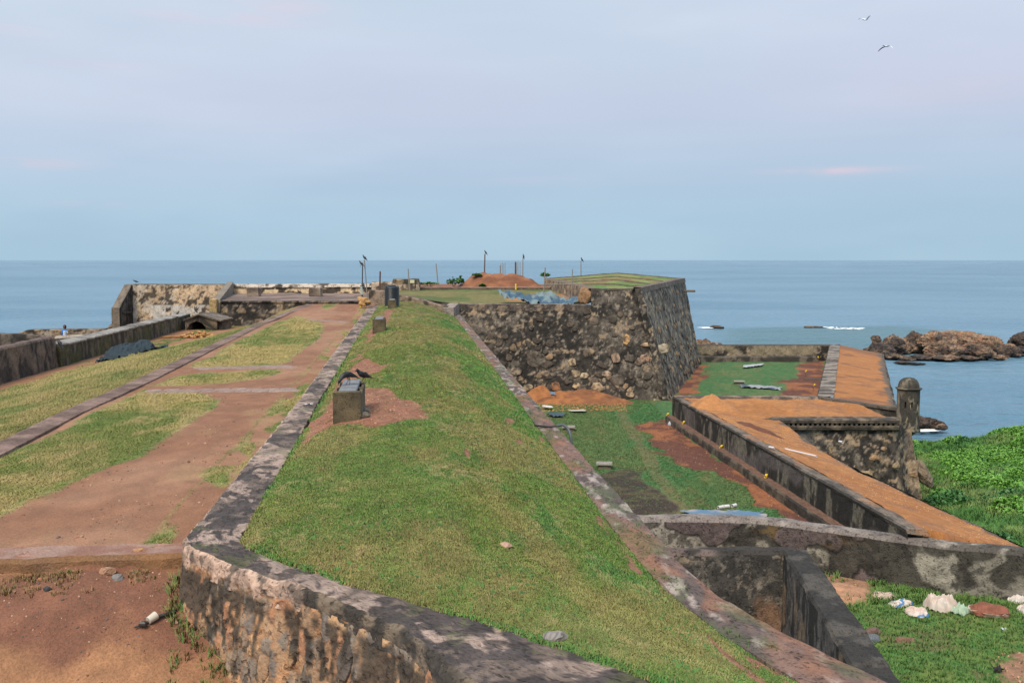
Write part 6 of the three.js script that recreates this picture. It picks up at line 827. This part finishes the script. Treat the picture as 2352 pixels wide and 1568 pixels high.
// crows on the far walls
crow(far(312, 651, 71.8), Math.PI * 1.1, 'stand', 'crow on the left end of the cream parapet', 1.1, -.1);
crow(far(408, 727.5, 55.5), .6, 'stand', 'left crow of the two on the slab coping', 1.15, .4); crow(far(447, 717, 58), 2.4, 'stand', 'right crow of the two on the slab coping', 1.15, .4); crow(far(272, 744, 70), 2.6, 'stand', 'crow on the low sea parapet corner', 1.3, .3); crow(at(688, 676, PLAT), 2.7, 'stand', 'crow on the gun platform before the cream parapet', 1.2); crow(far(134, 797, 35.2), 2.6, 'stand', 'crow at the near end of the slab coping', 1.1, .4);
// gulls
function gull(px, py, d, flap, bank, label) { const p = far(px, py, d), t = thing('gull', label, 'gull', 'gulls in flight', p); t.rotation.set(0, .5, bank); const w = solid(.80, .82, .84), k = solid(.06, .06, .07); mesh('body', spine([[.26, .0, 0, .004, .004], [.2, .01, 0, .03, .03], [.08, 0, 0, .06, .055], [-.1, 0, 0, .05, .05], [-.26, .01, 0, .012, .05]], 20, 10), w, t); for (const s of [-1, 1]) { const g = grid(14, 6, (a, b) => { const z = s * (.04 + a * .62), c = .22 * (1 - a * .75), y = flap > 0 ? .26 * Math.sin(a * 2.2) * flap : .10 * Math.sin(a * 3) + a * flap * .30; return new THREE.Vector3(.08 - a * .12 + c * (.5 - b), y, z); }, () => [1, 1, 1]), g2 = g.clone(); g2.translate(0, -.012, 0); mesh('wing', mergeGeometries([g, g2]), flap > 0 || s > 0 ? w : k, t); } const tp = box(.10, .015, .10, -.28, 0, 0, .004); mesh('tail', tp, k, t); }
gull(1989, 45, 78, .75, .15, 'upper white gull with raised wings'); gull(2036, 106, 74, -.9, -.05, 'lower gull with drooping wings');

// ------------------------------------------------------------ the walking person
{
  const hd = far(147, 747, 65), feet = hd.y - 1.62, t = thing('person', 'person in a blue and white top walking along the sea parapet', 'person', null, new THREE.Vector3(hd.x, feet, hd.z)); t.rotation.y = -.25;
  const J = { head: [0, 1.52, .02], neck: [0, 1.36, 0], chest: [0, 1.2, 0], pel: [0, .92, 0] }, cap = [];
  const add = (a, b, r0, r1) => cap.push([new THREE.Vector3(...a), new THREE.Vector3(...b), r0, r1]);
  add(J.head, [0, 1.56, .01], .085, .09); add(J.neck, J.head, .05, .055); add(J.chest, J.neck, .13, .07); add([-.09, 1.28, 0], [.09, 1.28, 0], .07, .07); add(J.pel, J.chest, .14, .13);
  for (const s of [-1, 1]) { add([s * .17, 1.30, 0], [s * .22, 1.05, -.03 * s], .05, .04); add([s * .22, 1.05, -.03 * s], [s * .21, .84, .06 * s], .038, .028); add([s * .21, .84, .06 * s], [s * .205, .75, .09 * s], .03, .02); add([s * .085, .90, 0], [s * .09, .50, .10 * s], .085, .055); add([s * .09, .50, .10 * s], [s * .09, .09, .0 - .10 * s], .052, .036); add([s * .09, .05, -.12 * s], [s * .09, .04, .06 - .12 * s], .04, .03); }
  const N = 84, mc = new MarchingCubes(N, mPlain, false, false, 120000), f = mc.field, v = new THREE.Vector3(), ab = new THREE.Vector3(), S = .92; mc.isolation = 0;
  for (let k = 0; k < N; k++) for (let j = 0; j < N; j++) for (let i = 0; i < N; i++) { v.set((i / (N / 2) - 1) * S, (j / (N / 2) - 1) * S + .84, (k / (N / 2) - 1) * S); let d = 9; for (const [a, b, r0, r1] of cap) { ab.subVectors(b, a); const h = clamp((v.clone().sub(a)).dot(ab) / ab.lengthSq(), 0, 1), q = v.distanceTo(a.clone().addScaledVector(ab, h)) - lerp(r0, r1, h), m = Math.max(0, .03 - Math.abs(d - q)) / .03; d = Math.min(d, q) - m * m * .03 / 4; } f[i + j * N + k * N * N] = -d; }
  mc.update(); const n = mc.count, P = new Float32Array(n * 3), Nn = new Float32Array(n * 3); for (let i = 0; i < n; i++) { P[i * 3] = mc.positionArray[i * 3] * S; P[i * 3 + 1] = mc.positionArray[i * 3 + 1] * S + .84; P[i * 3 + 2] = mc.positionArray[i * 3 + 2] * S; Nn.set([mc.normalArray[i * 3], mc.normalArray[i * 3 + 1], mc.normalArray[i * 3 + 2]], i * 3); }
  const g = new THREE.BufferGeometry(); g.setAttribute('position', new THREE.BufferAttribute(P, 3)); g.setAttribute('normal', new THREE.BufferAttribute(Nn, 3)); g.computeVertexNormals();
  tint(g, q => q.y > 1.37 ? [.17, .085, .055] : Math.abs(q.x) > .165 && q.y < 1.12 ? [.17, .085, .055] : q.y > .93 ? (q.x < -.02 || q.y > 1.27 ? [.03, .17, .48] : [.50, .58, .66]) : q.y > .08 ? [.24, .035, .09] : [.05, .04, .04]); mesh('body', g, mPlain, t);
  const hair = joined([(() => { const s = new THREE.SphereGeometry(.105, 18, 12, 0, 6.29, 0, 1.75); s.translate(0, 1.555, -.012); return tint(s, [.012, .01, .01]); })(), tint(spine([[-.02, 1.58, -.09, .03, .03], [-.03, 1.53, -.16, .04, .045], [-.04, 1.42, -.16, .03, .035], [-.04, 1.34, -.13, .008, .01]], 12, 8), [.012, .01, .01])]); mesh('hair', hair, mPlain, t);
}

// ------------------------------------------------------------ vegetation
const bladeMat = new THREE.MeshStandardMaterial({ roughness: .85, side: THREE.DoubleSide }), leafMat = new THREE.MeshStandardMaterial({ roughness: .5, side: THREE.DoubleSide });
function tuftGeo(n, h, spread, wid, seed, bend = .6) {
  const q = rng(seed), P = [], N = [], I = [];
  for (let i = 0; i < n; i++) {
    const a = q() * 6.283, r = Math.sqrt(q()) * spread, x = Math.cos(a) * r, z = Math.sin(a) * r, b = q() * 6.283, l = h * rr(.55, 1.15, q), k = l * bend * rr(.3, 1.2, q), dx = Math.cos(b), dz = Math.sin(b), w = wid * rr(.7, 1.2, q), sx = -dz * w, sz = dx * w, o = P.length / 3;
    P.push(x - sx, -.008, z - sz, x + sx, -.008, z + sz, x + dx * k * .35 + sx * .7, l * .6, z + dz * k * .35 + sz * .7, x + dx * k * .35 - sx * .7, l * .6, z + dz * k * .35 - sz * .7, x + dx * k, l * .92, z + dz * k);
    for (let j = 0; j < 5; j++) { const m = new THREE.Vector3(dx * .35, 1, dz * .35).normalize(); N.push(m.x, m.y, m.z); }
    I.push(o, o + 1, o + 2, o, o + 2, o + 3, o + 3, o + 2, o + 4);
  }
  const g = new THREE.BufferGeometry(); g.setAttribute('position', new THREE.Float32BufferAttribute(P, 3)); g.setAttribute('normal', new THREE.Float32BufferAttribute(N, 3)); g.setIndex(I); return g;
}
const shade = (c, k) => [c[0] * k, c[1] * k, c[2] * k];
{ // short turf on the mound
  const q = rng(1001), list = [];
  for (let i = 0; i < 460000 && list.length < 240000; i++) {
    const t = q(), v = 4.8 / (1 - t * (1 - 4.8 / 57)), a = uL(v) + .01, b = uR(v) + .02, u = lerp(a, b, q()); // denser near the eye
    const p = UV(u, v, 0), x = p.x, d = -p.z, bare = bareAmount(x, d); if (bare > .0 && q() < sm(-.02, .08, bare) * .97) continue;
    if (q() > .45 + .55 * sm(.3, .5, fbm(u * 5, v * 5, 9, 2))) continue;
    let c = shade(turfMound(u, v), rr(.95, 2.0, q)); if (q() < .12) c = shade(C_STRAW, rr(.9, 1.4, q)); if (q() < .06) c = [.10, .28, .05];
    const edge = Math.max(sm(.10, .0, u - a), sm(.16, .04, b - u)), lush = edge * (fbm(u * 2, v * 1.5, 3, 2) > .45 ? 1 : .3); if (lush > .4 && q() < .7) c = [.12 * rr(.7, 1.3, q), .29 * rr(.7, 1.2, q), .055];
    const s = rr(.65, 1.2, q) * lerp(1, 2.2, sm(9, 34, v)) * (1 + lush * .7); list.push([UV(u, v, mh(u, v)), EU(rr(-.2, .2, q), q() * 6.28, rr(-.2, .2, q)), new THREE.Vector3(s, s * rr(.6, 1.1, q) / lerp(1, 1.5, sm(9, 34, v)), s), c]);
  }
  copies('turf_grass', tuftGeo(10, .015, .036, .0024, 5, 1.5), bladeMat, list, scene, { label: 'short turf grass covering the mound', category: 'grass' });
}
{ // dry turf on the path side
  const q = rng(1002), list = [];
  for (let i = 0; i < 260000 && list.length < 100000; i++) { const t = q(), v = 10 / (1 - t * (1 - 10 / 58)), u = lerp(-12.4, -2.1, q()), p = UV(u, v, 0); if (p.x / -p.z < -.62) continue; const s0 = turfAmount(p.x, -p.z); if (s0 < -.02 || q() > sm(-.05, .35, s0) * .9 + .1) continue; let c = shade(turfDry(p.x, -p.z), rr(1.0, 1.8, q)); if (q() < .15) c = shade(C_STRAW, rr(.8, 1.2, q)); if (s0 < .12 && q() < .6) c = shade(C_GREEN, rr(.9, 1.5, q)); const s = rr(.6, 1.1, q) * lerp(1, 2.4, sm(12, 44, v)); list.push([UV(u, v, gh(u, v)), EU(rr(-.2, .2, q), q() * 6.28, rr(-.2, .2, q)), new THREE.Vector3(s, s * rr(.5, 1, q) / lerp(1, 1.8, sm(12, 44, v)), s), c]); }
  copies('dry_grass', tuftGeo(9, .018, .042, .0028, 7, 1.5), bladeMat, list, scene, { label: 'dry yellowish turf grass beside the red path', category: 'grass' });
}
{ // weeds: wall foot, kerb, wall cracks
  const q = rng(1003), list = [], put = (p, s, c) => list.push([p, EU(rr(-.25, .25, q), q() * 6.28, rr(-.25, .25, q)), new THREE.Vector3(s, s, s), c]);
  for (let i = 0; i < 260; i++) { const p = at(lerp(392, 560, q() ** 1.6), lerp(1470, 1640, q()), -3.68), u = toU(p.x, -p.z), v = toV(p.x, -p.z); if (v > 10) continue; const dd = fbm(p.x * 4, p.z * 4, 3, 2); if (dd < .42) continue; p.y = EYE + gh(u, v); put(p, rr(.5, 1.3, q), q() < .5 ? [.24, .27, .08] : [.11, .24, .06]); }
  for (let i = 0; i < 700; i++) { const u = lerp(-5.6, -2.3, q()), v = K_V - .14 - q() ** 2 * .45; if (fbm(u * 3, v * 3, 8, 2) < .5) continue; put(UV(u, v, gh(u, v)), rr(.3, .8, q), q() < .75 ? [.36, .24, .10] : [.09, .15, .03]); }
  for (let i = 0; i < 900; i++) { const v = lerp(6.5, 26, q()), u = uR(v) + rr(-.02, .3, q); if (fbm(u * 3, v * 1.5, 108, 4) < .60) continue; put(UV(u, v, -3.195), rr(.25, .6, q), [.11, .22, .05]); }
  for (let i = 0; i < 14000; i++) { const d = lerp(16.5, 26.2, q()), x = lerp(7.3, 14, q()); if (d > 23.2 && q() < .2) continue; if (most(yardBare, x, d) > 0 && q() < .9) continue; const tall = sm(22.6, 23.8, d) * sm(.35, .5, fbm(x * 2, d * 2, 3, 2)); put(V3(x, d, yardH(x, d)), rr(.7, 1.3, q) * (1 + tall * 1.2), shade(mix([.085, .24, .045], [.19, .28, .07], q()), rr(.8, 1.3, q))); }
  copies('weed_grass', tuftGeo(9, .07, .045, .004, 9, .8), bladeMat, list, scene, { label: 'ragged weeds at wall feet and in the yard', category: 'grass' });
}
{ // lawn grass of the lower terrace
  const q = rng(1008), list = []; for (let i = 0; i < 120000 && list.length < 56000; i++) { const t = q(), d = 27.2 / (1 - t * (1 - 27.2 / 57)), x = lerp(2, inX(Math.min(d, 48)) - .3, q()), n = fbm(x * 1.6, d * .9, 41, 4) - .5; if (most(soilT, x, d) + n * 1.3 > .02 || (most(mulchT, x, d) + n * .5 > -.1 && q() < .93)) continue; let tr = 9; for (const [tx, td] of trackT) tr = Math.min(tr, Math.abs(d - td) < 2.6 ? Math.abs(x - tx) : 9); if (tr < .35 && q() < .7) continue; const s = rr(1.2, 2.3, q); list.push([V3(x, d, terH(x, d)), EU(0, q() * 6.28, 0), new THREE.Vector3(s, s * rr(.5, 1, q), s), shade(terraceGreen(x, d), rr(.8, 1.7, q))]); }
  copies('lawn_grass', tuftGeo(9, .018, .05, .0036, 15, 1.4), bladeMat, list, scene, { label: 'short green lawn grass of the lower terrace', category: 'grass' });
}
{ // small stones and clods on the bare ground
  const q = rng(1004), list = [], g = boulder(1, 3, { detail: 1, amp: .25, col: () => [1, 1, 1] }); strip(g, ['position', 'normal']);
  const put = (p, s, c) => list.push([p, EU(q() * 6, q() * 6, q() * 6), new THREE.Vector3(s, s * rr(.5, .8, q), s * rr(.7, 1.1, q)), c]);
  for (let i = 0; i < 7000; i++) { const t = q(), v = 7 / (1 - t * (1 - 7 / 30)), u = lerp(-7.5, -2, q()), p = UV(u, v, gh(u, v)); if (v > K_V && turfAmount(p.x, -p.z) > 0) continue; if (fbm(u * 1.5, v * 1.5, 2, 3) < (v < K_V ? .42 : .54)) continue; put(p, rr(.004, .011, q) * (q() < .06 ? 2.2 : 1) * (1 + v * .02), shade([[.36, .17, .10], [.20, .09, .06], [.45, .30, .2], [.15, .12, .11]][(q() * 4) | 0], rr(.7, 1.1, q))); }
  for (let i = 0; i < 5000; i++) { const u = lerp(-1.6, 1.2, q()), v = lerp(10, 34, q()), p = UV(u, v, mh(u, v)); if (bareAmount(p.x, -p.z) < .02) continue; put(p, rr(.006, .018, q), shade([[.42, .18, .10], [.26, .10, .06], [.50, .32, .2]][(q() * 3) | 0], rr(.7, 1.1, q))); }
  for (let i = 0; i < 3000; i++) { const d = lerp(27, 50, q()), x = lerp(5, 11, q()); if (most(soilT, x, d) < -.1) continue; put(V3(x, d, terH(x, d) + .01), rr(.006, .02, q) * (q() < .05 ? 2 : 1), shade([[.40, .16, .07], [.20, .075, .045], [.5, .33, .22]][(q() * 3) | 0], rr(.7, 1.1, q))); }
  for (let i = 0; i < 5000; i++) { const d = lerp(24.6, 48, q()), x = lerp(inX(d) + .5, Math.max(outX(Math.min(d, 44)), inX(d) + 1), q()); if (fbm(x * 1.2, d * 1.2, 77, 3) < .5) continue; const a = (x - inX(d) - .42) / (outX(Math.min(d, 44)) - inX(d) - .42); if (d > 43.5) continue; put(V3(x, d, sandH(x, d)), rr(.006, .02, q), shade([[.5, .27, .12], [.3, .14, .07], [.55, .38, .22]][(q() * 3) | 0], rr(.7, 1.1, q))); }
  for (let i = 0; i < 1500; i++) { const p = at(lerp(1215, 1440, q()), lerp(912, 945, q()), -7.98); put(p.setY(p.y + .02), rr(.012, .04, q), shade([.5, .27, .11], rr(.6, 1.2, q))); }
  for (let i = 0; i < 1200; i++) { const x = lerp(8, 14.5, q()), d = lerp(15, 25, q()); if (most(yardBare, x, d) < -.15) continue; put(V3(x, d, yardH(x, d) + .01), rr(.01, .04, q), shade([.48, .28, .18], rr(.6, 1.2, q))); }
  copies('pebbles', g, new THREE.MeshStandardMaterial({ roughness: .95 }), list, scene, { label: 'scattered pebbles and clods on the bare ground', category: 'pebbles' });
}
function rosette(n, l, w, seed) { const q = rng(seed), P = [], N = [], I = []; for (let i = 0; i < n; i++) { const a = i / n * 6.283 + q() * .8, e = rr(.15, 1.1, q), dx = Math.cos(a) * Math.cos(e), dz = Math.sin(a) * Math.cos(e), dy = Math.sin(e), L = l * rr(.7, 1.1, q), sx = -Math.sin(a) * w, sz = Math.cos(a) * w, o = P.length / 3; P.push(0, 0, 0, dx * L * .5 + sx, dy * L * .5 + .01, dz * L * .5 + sz, dx * L * .5 - sx, dy * L * .5 + .01, dz * L * .5 - sz, dx * L, dy * L - .02, dz * L); for (let j = 0; j < 4; j++) N.push(-dx * dy * .6 + dx * .3, Math.cos(e) + .4, -dz * dy * .6 + dz * .3); I.push(o, o + 1, o + 2, o + 1, o + 3, o + 2); } const g = new THREE.BufferGeometry(); g.setAttribute('position', new THREE.Float32BufferAttribute(P, 3)); g.setAttribute('normal', new THREE.Float32BufferAttribute(N, 3)); g.setIndex(I); g.normalizeNormals(); return g; }
{ // leafy scrub on the shore slope
  const q = rng(1005), list = [], grass = [];
  const leafy = (x, d) => sm(.42, .54, fbm(x * .25 + 3, d * .25, 2, 3) + .28 * sm(44, 56, d) * sm(33, 27, x) - .12 * sm(30, 36, x)), bush = (x, d) => { const c = fbm(x * .8, d * .8, 5, 3), e = fbm(x * 2.4, d * 2.4, 8, 2); return .06 + .42 * sm(.35, .7, c) * leafy(x, d) + .22 * (e - .4); };
  const lim = d => d < 44.2 ? outX(d) + .45 : d < 48 ? 19.0 : 20 + (d - 48) * .34;
  for (let i = 0; i < 330000 && list.length < 130000; i++) { const d = lerp(26, 63, Math.sqrt(q())), x = lim(d) + q() * (d * .56 + 3 - lim(d)); if (x > d * .56 + 3) continue; const L = leafy(x, d); if (q() > L + .06) continue; const b = Math.max(.05, bush(x, d)), y = shoreH(x, d) + b * (q() < .7 ? rr(.8, 1.05, q) : q()); const tone = fbm(x * .35 + 9, d * .35, 4, 3), bright = fbm(x * 1.6, d * 1.6, 6, 2); let c = mix([.050, .165, .040], [.140, .330, .050], sm(.38, .6, tone * .7 + bright * .3 + .10 * sm(46, 56, d) - .12 * sm(3.2, 1.2, Math.hypot(x - 17.8, (d - 40) * .7)))); list.push([V3(x, d, y), EU(rr(-.7, .7, q), q() * 6.28, rr(-.7, .7, q)), S1(rr(.8, 1.5, q)), shade(c, rr(.7, 1.35, q))]); }
  copies('shore_scrub', rosette(8, .085, .02, 4), leafMat, list, scene, { label: 'dense leafy green scrub on the slope below the turret', category: 'scrub' });
  for (let i = 0; i < 90000 && grass.length < 42000; i++) { const d = lerp(25, 62, Math.sqrt(q())), x = lim(d) + q() * (d * .56 + 3 - lim(d)), L = leafy(x, d); if (q() < L * .8) continue; const t = fbm(x * .4, d * .4, 12, 3); grass.push([V3(x, d, shoreH(x, d) + .02), EU(rr(-.4, .4, q), q() * 6.28, rr(-.4, .4, q)), S1(rr(.7, 1.4, q)), shade(mix([.09, .24, .05], [.20, .30, .085], sm(.4, .62, t)), rr(.75, 1.3, q))]); }
  copies('shore_grass', tuftGeo(12, .32, .14, .012, 12, .9), bladeMat, grass, scene, { label: 'long rough grass on the shore slope at the right', category: 'grass' });
}
{ // broad-leaved weeds dotted through the mound turf
  const q = rng(1007), list = []; for (let i = 0; i < 2200; i++) { const t = q(), v = 5.5 / (1 - t * (1 - 5.5 / 24)), u = lerp(uL(v) + .05, uR(v), Math.pow(q(), .7)); if (fbm(u * 1.4 + 4, v * .8, 15, 3) < .52) continue; const p = UV(u, v, mh(u, v) + .004); if (bareAmount(p.x, -p.z) > 0) continue; list.push([p, EU(rr(-.3, .3, q), q() * 6.28, rr(-.3, .3, q)), S1(rr(.5, 1.1, q) * lerp(1, 1.6, sm(8, 22, v))), shade(q() < .2 ? [.19, .25, .06] : [.09, .20, .045], rr(.7, 1.2, q))]); }
  copies('turf_weeds', rosette(7, .032, .009, 14), leafMat, list, scene, { label: 'small broad leaved weeds dotted through the mound turf', category: 'weeds' });
}
function shrub(px, py, d, w, h, label, seed) { const q = rng(seed), p = far(px, py, d), t = thing('shrub', label, 'shrub', null, p), leaf = rosette(8, .17, .045, seed), parts = []; for (let i = 0; i < 70; i++) { const a = q() * 6.28, r = Math.sqrt(q()), g = leaf.clone(); g.rotateY(q() * 6); g.rotateZ(rr(-.6, .6, q)); g.translate(Math.cos(a) * r * w / 2, h * (.15 + .8 * q() * (1 - r * .6)), Math.sin(a) * r * w / 3); tint(g, shade([.13, .28, .06], rr(.6, 1.4, q))); parts.push(g); } mesh('foliage', mergeGeometries(parts), new THREE.MeshStandardMaterial({ vertexColors: true, roughness: .6, side: THREE.DoubleSide }), t); const st = []; for (let i = 0; i < 5; i++) st.push(rod(new THREE.Vector3(0, -.15, 0), new THREE.Vector3(rr(-.4, .4, q) * w, h * .6, rr(-.2, .2, q)), .018, .008, 5)); mesh('stem', mergeGeometries(st), solid(.12, .08, .05), t); }
shrub(1042, 656, 76, 1.1, .7, 'leafy green shrub at the left foot of the soil mound', 61); shrub(1058, 654, 76.5, .5, .8, 'upright sprig right of the leafy shrub by the soil mound', 62); shrub(1252, 637, 77, .8, .45, 'low shrub behind the bastion flank between the frame poles', 63); shrub(985, 655, 75, 1.6, .22, 'low grassy shrub beside the crooked stake', 64); shrub(1108, 660, 74.8, .5, .25, 'small weed tuft on the front of the soil mound', 65); shrub(1095, 633, 76, .7, .12, 'creeping weed on top of the soil mound', 66);

renderer.render(scene, camera);
